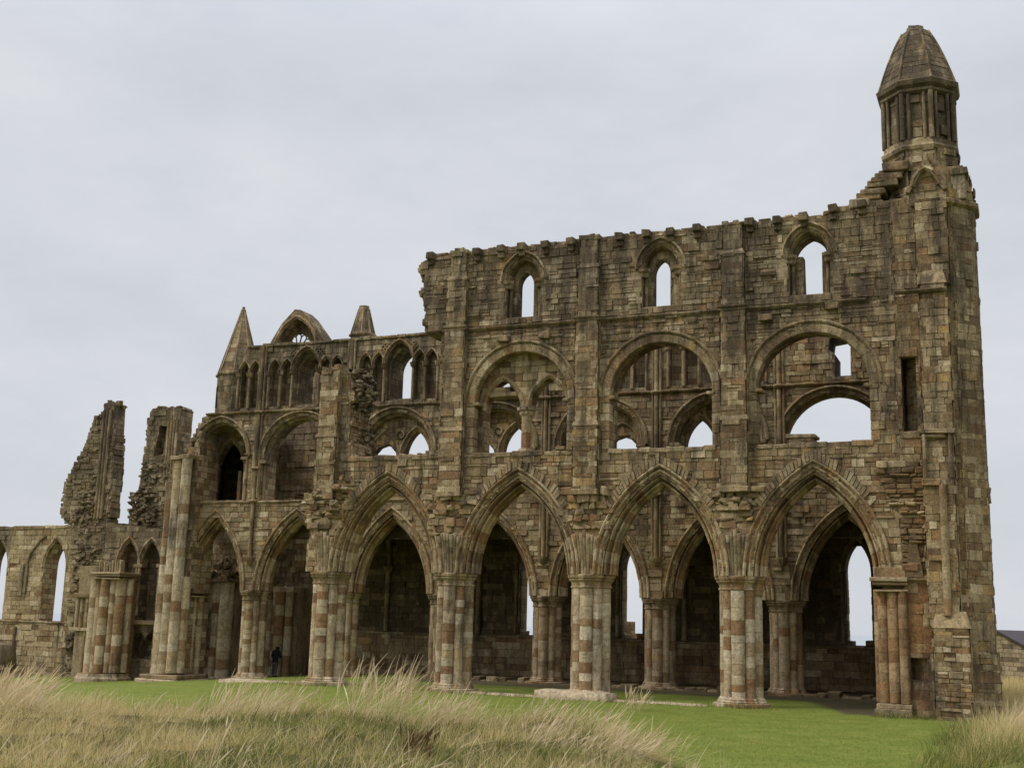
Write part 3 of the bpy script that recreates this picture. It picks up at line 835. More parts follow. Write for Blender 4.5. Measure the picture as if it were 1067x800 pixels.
for i, c in enumerate(B2):
    if i == 0: big.append(('p', Arch(c-.08, 9.50, 1.36, 1.58), 7.52))
    elif i == 1: big.append(('r', Arch(c-.1, 9.3, 1.85, 1.85), 7.48))
    elif i == 6: big.append(('o', Arch(1.95, 9.25, 1.85, 1.85), 7.9))
    else: big.append(('t', Arch(c, 9.50, 1.62, 1.62), 7.9))
holes2 = [A.loop(.12, zb, 10) for _, A, zb in big]
loops2 = [out2]+holes2
def tone2(x, z): return .35+.3*math.sin(x*.7+1)+.3*float(ss(7, 11, z))
mb = MB(); slab(mb, loops2, Y2+.03, Y2+T2, 1); veneer(mb, loops2, Y2+.03, 0, (.14, .30), (.18, .55), .022, tone2, rough=.1)
mb.build('masonry', [M['wall'], M['core']], inner)
PROF2 = [(.54, .05), (.55, -.08), (.505, -.11), (.46, -.07), (.45, .08), (.42, .14), (.39, .08), (.375, .01), (.34, -.01), (.305, .02), (.295, .20), (.26, .27), (.23, .20), (.215, .13), (.18, .11), (.15, .14), (.14, .32), (.07, .36), (0, .42), (0, .7), (.15, .8), (.2, 1.0), (.4, 1.16), (.5, 1.17)]
for A in ARC2:
    m = MB(); m.arch(A, PROF2, Y2, .34, .15); m.build('arcade_arch', M['arch'], inner)
for x in P2:
    g = gz(x, Y2+.5)
    pier(inner, x, Y2+.58, g-.02, S2, .42, .20, .15, 'pier', .25 if x < -20 else .55, .26)
m = MB()
for (x, y, r) in ((-27.05, .22, .17), (-27.3, -.02, .17), (-26.98, .62, .19)): m.shaft(x, Y2+y, r, -.5, S2-.3, .3, .5, 14, .2)
for z0, z1, g in ((S2-.34, S2-.28, .0), (S2-.18, S2, .07)): m.box(-27.6, -26.72+g, Y2-.2-g, Y2+1.1, z0, z1, None, .4, .01)
m.build('respond', M['pier'], inner)
m = MB()
for (x, y, r) in ((4.3, .22, .17), (4.5, .0, .17), (4.2, .6, .2)): m.shaft(x, Y2+y, r, 0, S2-.3, .3, .5, 14, .4)
m.box(4.35, 5.0, Y2, Y2+T2, -.1, S2-.2, .3, .6); m.box(4.0, 5.0, Y2-.2, Y2+T2, S2-.2, S2, .3, .6)
m.build('respond', M['pier'], inner)
xs = [-14.4, -9.7, -4.97, -.10, 4.3]
for a, b_ in zip(xs[:-1], xs[1:]):
    m = MB()
    for row in range(1):
        x = a+.7
        while x < b_-.7:
            w = U(.2, .55); g = gz(x, Y2+.5); m.box(x, x+w-.01, Y2+.1+U(-.1, .1), Y2+.9, g-.15+.26*row, g+.12+.26*row+U(-.08, .08), None, .2, .035, 0, .03); x += w
    m.build('sleeper_wall', M['dark'], inner)
# wall shafts rising between the bays, with corbels over the piers
for x in P2:
    m = MB(); z0 = 5.0 if x > -20 else 4.9
    m.shaft(x, Y2-.10, .085, z0, 14.7, .4, .8, 10, .6)
    for dx in (-.15, .15): m.shaft(x+dx, Y2-.05, .06, z0 if x > -20 else 7.6, 14.65, .4, .8, 8, .6)
    m.lathe(octo(x, Y2-.06, .2), [(z0-.3, -.12), (z0-.15, -.02), (z0-.05, .02), (z0+.03, .03)], None, .6, 2)
    for zz in (ZC, 8.95, 7.45): m.lathe(octo(x, Y2-.08, .2), [(zz-.06, 0), (zz, .04), (zz+.06, 0)], None, .6, 2)
    m.build('wall_shaft', M['grey'], inner)
string(inner, -26.9, 4.8, Y2, ZC+.03, .12, .15, 'grey')
string(inner, -27.4, -14.6, Y2, 7.42, .08, .13, 'grey', [(-15.3, -14.0)])
string(inner, -27.6, -23.9, Y2, 9.62, .08, .12, 'grey', [(-27.2, -24.6)])
# gallery openings
PB = [(.38, .05), (.40, -.09), (.33, -.11), (.28, -.04), (.24, .03), (.19, .0), (.14, .05), (.12, .16), (.06, .2), (0, .26), (0, .5), (.1, .6)]
for kind, A, zb in big:
    m = MB(); m.arch(A, PB, Y2, .28, .4, jit=.006)
    for sd in (-1, 1):
        x = A.cx+sd*(A.a+.1)
        m.shaft(x-sd*.06, Y2+.16, .07, zb, A.zs-.1, .3, .6, 8, .5); m.shaft(x+sd*.12, Y2+.0, .07, zb, A.zs-.1, .3, .6, 8, .5)
        m.box(x-.2, x+.2, Y2-.1, Y2+.4, A.zs-.14, A.zs, None, .4, .01)
    ga = m.build('gallery_arch', M['grey'], inner)
    if kind == 't':
        c = A.cx
        fl = -1 if c > -9 else 1      # two bays have their lights the other way round
        s1, s2 = Arch(c-.80, 9.30, .62, .98), Arch(c+.80, 9.30, .62, 1.18)
        yb = Y2+.5; oc = A.curve(.1, 12)
        cusp = [(c-.80-.62, zb), (c-.80-.62, 9.3), (c-1.36, 9.55), (c-1.12, 9.80), (c-.8, 9.9), (c-.48, 9.80), (c-.24, 9.55), (c-.18, 9.3), (c-.18, zb)]
        hr = s2.loop(0, zb, 8)
        poly = [(oc[0][0], zb-.02)] + cusp + hr + [(oc[-1][0], zb-.02)] + oc[::-1]
        if fl < 0:
            poly = [(2*c-a_, b_) for a_, b_ in poly][::-1]; s1, s2 = Arch(c+.80, 9.30, .62, .98), Arch(c-.80, 9.30, .62, 1.18)
        m = MB(); slab(m, [poly], yb, yb+.4, 1); veneer(m, [poly], yb, 0, (.2, .3), (.25, .5), .02, lambda x, z: -.2)
        for s_ in (s1, s2): m.arch(s_, [(.22, .05), (.22, -.10), (.15, -.13), (.09, -.04), (.05, .0), (0, .03), (0, .1)], yb, .24, .4)
        # roundel between the heads
        for k in range(14):
            a = 2*PI*k/14; b_ = 2*PI*(k+1)/14
            m.tube([(c+.17*math.cos(a), yb-.08, 10.32+.17*math.sin(a)), (c+.17*math.cos(b_), yb-.08, 10.32+.17*math.sin(b_))], .045, 6, .3, .4)
        for a in (PI/2, PI/2+2*PI/3, PI/2+4*PI/3):      # trefoil sunk in the left head
            m.lathe([(s1.cx+.09*math.cos(a)+.075*math.cos(q), 0, math.cos(q), 0) for q in [0, 1]], [(0, 0)], .7, .9) if False else None
            x, z = s1.cx+.09*math.cos(a), 10.02+.08*math.sin(a)
            n = m.add([(x+.075*math.cos(q*PI/5), yb-.065, z+.075*math.sin(q*PI/5)) for q in range(10)]); m.face([n+q for q in range(10)], .82, 0.)
        ty = m.build('tympanum', [M['wall'], M['core']], ga)
        m = MB(); m.shaft(c, yb, .13, zb, 9.2, .4, .7, 10, .4); m.shaft(c, yb+.25, .11, zb, 9.2, .4, .7, 10, .4)
        m.lathe(octo(c, yb+.1, .2), [(9.1, -.05), (9.18, .02), (9.3, .1), (9.36, .1)], None, .5, 2); m.build('column', M['grey'], ty)
# clerestory: an outer skin pierced by a triple arcade, the lancets going through
CL = []
skin = []; deep = []
for i, c in enumerate(B2):
    for dx, hw, h in ((-1.68, .25, .50), (-1.03, .25, .50), (0, .66, .98), (1.03, .25, .50), (1.62, .25, .50)):
        if i == 0 and dx < 1: continue
        if i == 6 and abs(dx) > .1: continue
        skin.append(Arch(c+dx, 13.42, hw, h))
    if i > 0 and i < 6: deep.append(Arch(c, 13.25, .60, .90))
o3 = [(-25.1, ZC), (4.95, ZC), (4.95, 13.9)] + jag((4.9, 13.85), (1.0, 13.75), .3, .15) + jag((.2, 14.60), (-24.9, 14.68), .5, .04) + [(-25.1, 14.2)]
hs = [A.loop(0, 11.80, 6) for A in skin[:-1]]
w6 = [(2.0, 11.85), (2.58, 11.85), (2.60, 13.30), (2.35, 13.42), (1.85, 13.35), (1.78, 12.9), (2.02, 12.7)]
mb = MB(); slab(mb, [o3]+hs+[w6], Y2+.03, Y2+.34, 1); veneer(mb, [o3]+hs+[w6], Y2+.03, 0, (.14, .28), (.18, .45), .022, lambda x, z: 1.-1.1*float(ss(-1, 1, x)))
slab(mb, [o3]+[A.loop(0, 11.92, 6) for A in deep]+[w6], Y2+.34, Y2+1.55, 1)
mb.build('clerestory_masonry', [M['wall'], M['coreg']], inner)
for A in skin[:-1]:
    m = MB(); w = A.a > .4
    m.arch(A, [(.17, .05), (.17, -.08), (.11, -.11), (.06, -.03), (.03, .02), (0, .05), (0, .2)] if w else [(.12, .05), (.12, -.07), (.07, -.09), (.03, -.01), (0, .04), (0, .2)], Y2, .22, .7, jit=.004)
    for sd in (-1, 1):
        x = A.cx+sd*(A.a+.06)
        m.shaft(x, Y2-.03, .06, 11.75, 13.28, .5, .9, 8, .6)
        m.lathe(octo(x, Y2-.03, .09), [(13.22, -.02), (13.27, .03), (13.36, .05), (13.42, .07), (13.44, .07)], None, .8, 2)
    m.build('lancet_window' if w else 'blind_arch', M['grey'], inner)
for c in B2[1:5]:       # carved quatrefoils over the small arches
    for dx in (-.72, .72):
        m = MB()
        for a in range(4):
            x, z = c+dx+.10*math.cos(a*PI/2), 14.22+.10*math.sin(a*PI/2)
            for k in range(8): m.tube([(x+.085*math.cos(k*PI/4), Y2-.02, z+.085*math.sin(k*PI/4)), (x+.085*math.cos((k+1)*PI/4), Y2-.02, z+.085*math.sin((k+1)*PI/4))], .03, 5, .5, .6, cap=False)
        m.build('quatrefoil', M['grey'], inner)
m = MB(); x = -24.8
while x < 1:
    w = U(.4, .9); m.box(x, x+w-.01, Y2-.07+U(-.03, .03), Y2+T2, 14.62, 14.74+U(-.03, .05), None, .8, .02); x += w
m.build('coping', M['grey'], inner)

# east wall closing the choir
east = thing('east_wall', 'plain stone end wall joining corner turret to aisle behind', 'ruin wall', (6.2, 7, 0))
L = [[(1.5, -.3), (14.2, -.3), (14.2, 7.8), (9.2, 8.2)] + jag((9.1, 13.5), (2.0, 15.0), .4, .2) + [(1.5, 15.0)]]
Hs = [Arch(c, 4.4, .55, 1.1).loop(0, 1.6, 6) for c in (3.4, 5.0, 6.6)] + [Arch(c, 10.6, .5, 1.1).loop(0, 8, 6) for c in (3.4, 5.0, 6.6)]
m = MB(); ro = lambda p: (7.0-p[1], p[0], p[2])
slab(m, L+Hs, 0., 1.4, 1, rot=ro); veneer(m, L+Hs, 0., 0, (.24, .36), (.3, .6), .02, lambda x, z: .3, rot=ro)
m.build('masonry', [M['wall'], M['core']], east)

# ================================================================== AISLE WALL (THIRD LINE)
Y3 = 13.0
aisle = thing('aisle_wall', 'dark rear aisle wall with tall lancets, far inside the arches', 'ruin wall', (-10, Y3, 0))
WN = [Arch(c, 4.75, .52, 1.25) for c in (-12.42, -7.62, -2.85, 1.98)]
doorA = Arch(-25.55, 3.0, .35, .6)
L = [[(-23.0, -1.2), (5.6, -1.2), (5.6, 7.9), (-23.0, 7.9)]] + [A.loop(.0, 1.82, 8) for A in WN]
m = MB(); slab(m, L, Y3+.03, Y3+1.1, 1); veneer(m, L, Y3+.03, 0, (.22, .36), (.3, .7), .025, lambda x, z: -.2, zlim=(1.75, 8)); veneer(m, L, Y3+.0, 2, (.22, .36), (.3, .7), .025, lambda x, z: .3, zlim=(-1.2, 1.7))  # interior shade put into the colour: dark stones above, lighter ones at the foot
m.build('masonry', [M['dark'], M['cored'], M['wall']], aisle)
for A in WN:
    m = MB(); m.arch(A, [(.2, .05), (.2, -.06), (.12, -.09), (.05, -.03), (0, .06), (0, .3)], Y3, .3, .5)
    for sd in (-1, 1): m.shaft(A.cx+sd*(A.a+.1), Y3-.03, .07, 1.9, 4.7, .5, .9, 8, .5)
    z = 1.82
    while z < 4.7: h = U(.25, .4); m.box(A.cx-A.a-.02, A.cx-A.a+U(.02, .05), Y3+.3, Y3+1.0, z, z+h-.01, None, .5); m.box(A.cx+A.a-U(.02, .05), A.cx+A.a+.02, Y3+.3, Y3+1.0, z, z+h-.01, None, .5); z += h
    m.box(A.cx-.5, A.cx-.5+U(.2, .3), Y3+.2, Y3+.9, 1.8, 1.98, None, .5, .03); m.box(A.cx+.2, A.cx+.5, Y3+.2, Y3+.9, 1.8, 2.04, None, .5, .03)
    m.build('lancet_window', M['grey'], aisle)
string(aisle, -23, 5, Y3, 1.72, .1, .14, 'grey')
for x in (-19.6, -14.85, -10.0, -5.2, -.4):
    m = MB(); m.shaft(x, Y3-.12, .12, 1.8, 4.6, .4, .7, 10, .5); m.lathe(octo(x, Y3-.1, .16), [(4.5, 0), (4.62, .06), (4.8, .12)], None, .5, 2); m.build('wall_shaft', M['grey'], aisle)
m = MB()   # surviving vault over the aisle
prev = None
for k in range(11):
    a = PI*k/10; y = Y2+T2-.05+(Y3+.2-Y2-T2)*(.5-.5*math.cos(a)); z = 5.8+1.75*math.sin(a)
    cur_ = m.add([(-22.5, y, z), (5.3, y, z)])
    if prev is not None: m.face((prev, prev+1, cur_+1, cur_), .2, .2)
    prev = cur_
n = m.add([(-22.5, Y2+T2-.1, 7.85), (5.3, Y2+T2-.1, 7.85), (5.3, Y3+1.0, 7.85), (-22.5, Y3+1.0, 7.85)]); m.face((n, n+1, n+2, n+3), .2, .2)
m.build('aisle_vault', M['cored'], aisle)  # dark stone colour of vault and ribs carries the shade under them
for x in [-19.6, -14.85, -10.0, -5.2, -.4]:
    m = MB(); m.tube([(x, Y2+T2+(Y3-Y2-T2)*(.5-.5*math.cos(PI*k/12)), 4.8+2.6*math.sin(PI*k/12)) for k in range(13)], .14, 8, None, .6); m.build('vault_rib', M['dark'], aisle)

# ================================================================== TRANSEPT GABLE AND PINNACLES
YG = 14.0
gab = thing('transept_gable', 'far gable with pointed arch and remains of rose tracery above the parapet', 'gable', (-26.2, YG, 0))
GA = Arch(-26.36, 15.9, 1.22, 1.80)
L = [jag((-31.6, -1.5), (-31.5, 12.4), .4, .06) + jag((-31.4, 12.5), (-29.0, 13.4), .4, .15) + [(-28.6, 15.75), (-22.9, 15.75), (-22.9, -1.5)], Arch(-23.8, 8.6, .45, 1.2).loop(0, 7.2, 6), Arch(-26.45, 3.0, .80, 1.0).loop(0, .2, 6), Arch(-28.6, 8.3, .5, 1.3).loop(0, 7.6, 6)]
m = MB(); slab(m, L, YG, YG+1.1, 1); veneer(m, L, YG, 0, (.24, .36), (.3, .65), .02, lambda x, z: .3)
m.build('masonry', [M['wall'], M['coreg']], gab)
m = MB()
out = [(-28.15, 15.7), (-27.98, 16.45), (-27.3, 17.5), (-26.55, 18.22), (-26.2, 18.18), (-25.75, 17.8), (-24.62, 16.4), (-24.6, 15.7)]
hole = [(GA.pt(0, 0, -1)[0], 15.7)] + GA.curve(0, 10) + [(GA.pt(0, 0, 1)[0], 15.7)]
slab(m, [out[:1]+out[1:]+hole[::-1]], YG, YG+1.15, 1); veneer(m, [out+hole[::-1]], YG, 0, (.2, .3), (.25, .5), .02, lambda x, z: .7)
m.build('gable_head', [M['grey'], M['coreg']], gab)
m = MB(); m.arch(GA, [(.2, .05), (.2, -.07), (.12, -.09), (.05, -.01), (0, .03), (0, .3)], YG, .3, .7); m.build('gable_arch', M['grey'], gab)
m = MB()    # spokes and cusped lights of the broken rose
cx, cz, yt = -26.75, 16.25, YG+.85
for k in range(8):
    a = PI*(-.05+.157*k); m.tube([(cx+.22*math.cos(a), yt, cz+.22*math.sin(a)), (cx+.72*math.cos(a), yt, cz+.72*math.sin(a))], .04, 6, None, .6)
    if k < 7: m.tube([(cx+(.70+.16*math.sin(q*PI/6))*math.cos(a+(q/6)*PI*.157), yt, cz+(.70+.16*math.sin(q*PI/6))*math.sin(a+(q/6)*PI*.157)) for q in range(7)], .04, 6, .4, .6)
m.tube([(cx+.2*math.cos(PI*q/10), yt, cz+.2*math.sin(PI*q/10)) for q in range(11)], .045, 6, .4, .6)
hl = GA.curve(.03, 12)
ring = [(cx+.86*math.cos(PI*q/14), cz+.86*math.sin(PI*q/14)) for q in range(15)]
x0_, x1_ = hl[0][0], hl[-1][0]
slab(m, [[(x0_, 15.75)]+hl+[(x1_, 15.75)]+[(min(p[0], x1_-.03), p[1]) for p in [(cx+.86, 15.8)]+ring+[(cx-.86, 15.8)]]], yt-.1, yt+.15, 0, r=.1, t=.6)
m.build('rose_tracery', M['grey'], gab)
m = MB()        # passage slabs between gallery and gable, added to keep the gallery arch dark
q4 = [(-27.7, Y2+T2), (-24.3, Y2+T2), (-27.3, YG), (-31.2, YG)]
for z0, z1 in ((11.25, 11.5), (6.95, 7.25)): m.hexa([(a, b, z0) for a, b in q4]+[(a, b, z1) for a, b in q4], .2, .3)
m.hexa([(-27.95, Y2+T2-.05, 6.9), (-27.65, Y2+T2-.05, 6.9), (-31.1, YG+.05, 6.9), (-31.4, YG+.05, 6.9), (-27.95, Y2+T2-.05, 11.3), (-27.65, Y2+T2-.05, 11.3), (-31.1, YG+.05, 11.3), (-31.4, YG+.05, 11.3)], .2, .3)
m.build('gallery_darkener', M['cored'], gab)
IA = Arch(-26.85, 9.1, .82, 1.45); L = [[(-29.0, 7.2), (-24.9, 7.2), (-24.9, 11.3), (-29.0, 11.3)], IA.loop(0, 7.5, 8)]
m = MB(); slab(m, L, 9.75, 10.2, 1); veneer(m, L, 9.75, 0, (.14, .28), (.2, .5), .02, lambda x, z: .2); m.arch(IA, [(.2, .05), (.2, -.06), (.12, -.09), (.06, -.01), (0, .03), (0, .3)], 9.75, .26, .3); m.shaft(-27.75, 9.62, .10, 7.25, 9.1, .3, .5, 10, .2); m.shaft(-26.1, 9.62, .10, 7.25, 9.1, .3, .5, 10, .2)
m.build('inner_wall', [M['wall'], M['core']], gab)
m = MB(); m.hexa([(-24.3, Y2+T2-.02, 6.9), (-24.0, Y2+T2-.02, 6.9), (-27.0, YG+.05, 6.9), (-27.3, YG+.05, 6.9), (-24.3, Y2+T2-.02, 11.5), (-24.0, Y2+T2-.02, 11.5), (-27.0, YG+.05, 11.5), (-27.3, YG+.05, 11.5)], .2, .3); m.build('passage_wall', M['core'], gab)
m = MB()
for (x, y, r) in ((-25.35, 12.3, .2), (-25.0, 12.05, .24), (-24.6, 12.25, .2), (-25.9, 12.6, .16)): m.shaft(x, y, r, gz(x, y), 3.5, .35, .6, 12, 0)
m.box(-26.1, -24.4, 12.2, 14.0, 3.5, 3.75, None, .6, .02); m.box(-25.9, -24.4, 12.7, 14.0, -.8, 3.5, .3, .6)
m.build('shaft_cluster', M['pier'], gab)

def pinnacle(t, cx, cy, z0, z1, z2, w, rt, tone=.5, door=False, n=8):
    m = MB()
    ap = w/2
    octo_stage(m, cx, cy, ap, z0, z1, lambda x, z: tone, (.24, .34), (.25, .5), .02)
    b = m.build('base', [M['grey'], M['coreg']], t)
    if door:
        for k, nn, tg, h, ro in octo_faces(cx, cy, ap):
            if k == 7:
                m = MB(); n = m.add([ro(p) for p in ((-.22, -.03, 11.95), (.2, -.03, 11.95), (.2, -.03, 12.95), (-.22, -.03, 12.95), (-.22, .25, 11.95), (.2, .25, 11.95), (.2, .25, 12.95), (-.22, .25, 12.95))])
                for q in ((4, 5, 6, 7), (0, 1, 5, 4), (1, 2, 6, 5), (2, 3, 7, 6), (3, 0, 4, 7), (0, 1, 2, 3)): m.face([n+a for a in q], .6, 0.)
                m.build('doorway', void, b)
    m = MB(); R = ap/math.cos(PI/8)
    m.lathe(octo(cx, cy, R), [(z1-.06, 0), (z1-.02, .08), (z1+.06, .09), (z1+.12, .02)], None, .7, 1); m.build('cornice', M['grey'], b)
    m = MB(); z = z1+.1
    while z < z2-.02:
        h = min(U(.2, .3), z2-z); f0, f1 = (z-z1)/(z2-z1), (z+h-z1)/(z2-z1); r0, r1 = R+(rt-R)*f0, R+(rt-R)*f1
        for k in range(8):
            a0, a1 = PI/8+k*PI/4, PI/8+(k+1)*PI/4; d = U(-.01, .012)
            n = m.add([(cx+(r0+d)*math.cos(a0), cy+(r0+d)*math.sin(a0), z+.004), (cx+(r0+d)*math.cos(a1), cy+(r0+d)*math.sin(a1), z+.004), (cx+(r1+d)*math.cos(a1), cy+(r1+d)*math.sin(a1), z+h-.004), (cx+(r1+d)*math.cos(a0), cy+(r1+d)*math.sin(a0), z+h-.004)])
            m.face((n, n+1, n+2, n+3), U(0, 1), tone)
        z += h
    m.lathe(octo(cx, cy, rt+.02), [(z2-.05, 0), (z2+.06, .01), (z2+.1, -.04), (z2+.22, -.05)], None, .5, 1)
    for k in range(8):
        a = PI/8+k*PI/4; m.tube([(cx+R*math.cos(a), cy+R*math.sin(a), z1+.1), (cx+rt*math.cos(a), cy+rt*math.sin(a), z2)], .035, 6, None, .6)
    m.build('spire', M['grey'], b)
void = plain('painted_door_shade', (.02, .017, .013), .95, .2, 5)  # near-black colour paints the shade inside the pinnacle doorway
pt = thing('pinnacle', 'tall sharp-pointed stone pinnacle with small dark doorway, at far end of parapet', 'pinnacle', (-25.95, 8.6, ZC), 'pinnacles on the inner arcade')
pinnacle(pt, -25.95, 8.75, ZC-.1, 13.5, 16.75, 1.9, .10, .4, True)
pt = thing('pinnacle', 'short blunt broken-off pinnacle on parapet between two window bays', 'pinnacle', (-19.12, 8.5, 14.6), 'pinnacles on the inner arcade')
pinnacle(pt, -19.12, 8.55, 14.6, 15.0, 16.2, 1.02, .26, .5)

# ================================================================== CROSSING PIER AND FRAGMENTS ON THE LEFT
cp = thing('crossing_pier', 'tall clustered stone pier with long banded shafts ending in broken top', 'pier', (-27.6, 7.3, -.8))
m = MB()
for (x, y, r, zt) in ((-28.15, 7.35, .34, 8.3), (-27.65, 7.05, .27, 9.3), (-27.15, 6.95, .24, 9.55), (-28.45, 7.8, .3, 7.6), (-26.85, 7.2, .2, 4.0)):
    m.shaft(x, y, r, gz(x, y)+.35, zt, .32, .55, 14, .1)
p_ = m.build('shaft_cluster', M['pier'], cp)
m = MB(); L = [[(-28.75, -1), (-26.9, -1), (-26.9, 9.8)]+jag((-27.0, 10.6), (-27.9, 9.4), .25, .12)+jag((-28.0, 9.3), (-28.75, 7.3), .25, .1)]
slab(m, L, 7.45, 9.0, 1); veneer(m, L, 7.45, 0, (.22, .34), (.25, .5), .03, lambda x, z: .2); ragged(m, [(-27.0, 10.7), (-27.6, 10.0), (-28.1, 9.0), (-28.6, 7.6)], 7.4, 8.9, .4, .32)
m.build('pier_core', [M['wall'], M['core']], cp)
m = MB()
for x in (-27.7, -27.2): m.box(x-.3, x+.3, 6.7, 7.5, 9.30+.1*(x+27.7), 9.5+.1*(x+27.7), None, .5, .03)
m.build('capital', M['grey'], cp)
m = MB(); 
for (a, b, c, d, z0, z1) in ((-28.85, -26.5, 6.55, 9.0, -1.4, -.55), (-28.7, -26.6, 6.7, 9.0, -.55, -.35)): m.box(a, b, c, d, z0, z1, None, .3, .02, 0, .05)
m.build('plinth', M['pier'], cp)

bp_ = thing('broken_pier', 'stump of clustered pier with crumbled capital, standing inside the leftmost arch', 'pier', (-27.6, 10.6, -.7))
m = MB()
for (x, y, r) in ((-28.55, 10.5, .36), (-27.75, 10.15, .33), (-27.0, 10.45, .36), (-28.2, 10.3, .22), (-27.4, 10.2, .22)): m.shaft(x, y, r, -.55, 4.0, .35, .6, 14, -.1)
m.build('shaft_cluster', M['pier'], bp_)
m = MB(); m.box(-28.6, -26.9, 10.5, 12.0, -.8, 4.0, .3, .5); rubble(m, -28.7, -26.8, 10.0, 11.4, 3.95, 4.35, 34, (.3, .55), .6); rubble(m, -27.5, -26.8, 10.1, 11.2, 4.3, 5.05, 14, (.3, .5), .7)
m.box(-28.9, -26.6, 9.9, 11.5, 3.86, 4.06, None, .5, .05)
m.build('crumbled_capital', M['grey'], bp_)
m = MB(); m.box(-29.1, -26.5, 9.6, 12.0, -1.2, -.5, None, .2, .02, 0, .05); m.build('plinth', M['pier'], bp_)

f1 = thing('ruined_tower', 'jagged leaning stub of tower wall tapering to thin pinnacle of masonry', 'ruin wall', (-38, 13, -1.1))
E1 = [(-38.95, 10.9), (-38.55, 11.9), (-38.35, 13.2), (-37.95, 12.6)]
L = [[(-38.8, -1.4), (-36.75, -1.4)] + jag((-36.8, 6.9), (-36.75, 9.3), .3, .08) + jag((-36.75, 9.3), (-36.9, 11.6), .3, .10) + [(-36.95, 12.0), (-37.0, 13.3), (-36.85, 13.4), (-37.0, 13.5), (-37.4, 13.56), (-37.75, 13.5), (-37.8, 13.4)]
     + jag((-37.75, 13.2), (-38.0, 12.3), .3, .05) + [(-38.15, 12.3), (-38.1, 12.85), (-38.4, 12.85)] + jag((-38.4, 12.4), (-39.0, 10.9), .22, .10) + jag((-39.1, 10.9), (-40.0, 9.2), .25, .14) + jag((-39.9, 9.2), (-40.15, 7.5), .3, .12) + jag((-39.8, 7.2), (-39.0, 6.7), .2, .1) + jag((-39.1, 6.5), (-38.8, -1.2), .3, .08)]
m = MB(); slab(m, L, 12.9, 13.75, 1); veneer(m, L, 12.9, 0, (.13, .3), (.15, .5), .06, lambda x, z: .45 if z > 6.5 else .9, rough=.4)
ragged(m, [(-36.85, 7), (-36.8, 9.3), (-36.95, 11.9)], 12.9, 13.7, .7, .30); ragged(m, [(-37.9, 13), (-38.4, 12.6), (-39.0, 11), (-40.0, 9.2), (-40.1, 7.5), (-39.4, 6.8)], 12.95, 13.7, .8, .26)
m.build('masonry', [M['dark'], M['coreg']], f1)
m = MB()
for dx in (0, .22, .42): m.shaft(-37.6+dx, 12.82, .09, 7.2, 13.1, .4, .8, 8, .6)
rubble(m, -37.7, -36.9, 12.85, 13.5, 13.3, 13.6, 9, (.2, .4), .7); m.build('wall_shaft', M['grey'], f1)
m = MB(); rubble(m, -39.6, -37.7, 12.75, 13.0, 7.0, 10.6, 80, (.15, .36), .4, lambda x, y, z: x > -39.3+.52*(z-7)); m.build('rubble_core', M['dark'], f1); m = MB(); rubble(m, -38.7, -37.0, 12.75, 13.0, -1, 6.5, 80, (.16, .4), -.1); m.build('rubble_core', M['dark'], f1)

f2 = thing('ruined_tower', 'upright broken tower stub with narrow slot window and bulging torn base', 'ruin wall', (-33.7, 13.5, -1.0))
L = [[(-35.3, -1.2), (-32.6, -1.2)] + jag((-32.65, 8.8), (-32.55, 12.9), .4, .05) + jag((-32.55, 13.0), (-34.5, 13.1), .4, .08) + jag((-34.65, 12.9), (-34.95, 9.2), .3, .08) + jag((-35.0, 8.8), (-35.4, 7.0), .25, .14), [(-34.15, 10.5), (-33.55, 10.6), (-33.45, 12.1), (-33.9, 12.15)]]
m = MB(); slab(m, L, 13.0, 14.0, 1); veneer(m, L, 13.0, 0, (.2, .32), (.25, .5), .04, lambda x, z: .5, rough=.2)
m.box(-34.3, -33.3, 13.8, 13.95, 10.3, 12.3, .6, 0., 0, 2)
ragged(m, [(-32.6, 13.05), (-34.5, 13.1)], 13.1, 14.0, .8, .28); ragged(m, [(-34.8, 12.6), (-35.0, 9.3)], 13.1, 14.0, .8, .24)
m.build('masonry', [M['dark'], M['coreg'], M['cored']], f2)
m = MB()
for x in (-33.3, -33.12, -32.92, -32.75): m.shaft(x, 12.96, .08, 8.9 if x < -33 else 7.2, 12.4, .4, .8, 8, .7)
m.build('wall_shaft', M['grey'], f2)
m = MB(); rubble(m, -35.3, -33.7, 12.75, 13.3, 6.6, 8.8, 110, (.18, .42), .9, lambda x, y, z: z < 8.9-.9*max(0, -34.7-x)); m.build('rubble_core', M['dark'], f2); m = MB(); rubble(m, -34.8, -32.8, 12.9, 13.1, 9.0, 10.2, 50, (.16, .36), .9); m.build('rubble_core', M['dark'], f2)

bw = thing('blind_arcade_wall', 'dark wall with pair of deep blind arches, between left cluster pier and tall crossing pier', 'ruin wall', (-32.8, 11, -1))
BA = [Arch(-33.5, 4.7, .55, 1.15), Arch(-32.1, 4.7, .55, 1.10)]
out = [(-35.1, -1.4), (-30.4, -1.4), (-30.4, 6.35)] + jag((-31.0, 6.45), (-35.1, 6.85), .5, .04)
tre = [(-32.9, .1), (-32.9, 1.0), (-32.5, 1.55), (-32.1, 1.0), (-31.7, 1.55), (-31.3, 1.0), (-31.3, .1)]
Hs = [BA[0].loop(0, 3.9, 8), BA[1].loop(0, 1.9, 8), tre]
m = MB(); slab(m, [out]+Hs, 11.0, 11.6, 1); veneer(m, [out]+Hs, 11.0, 0, (.22, .34), (.25, .55), .025, lambda x, z: .35)
slab(m, [out], 11.6, 12.2, 1)
m.build('masonry', [M['dark'], M['cored']], bw)
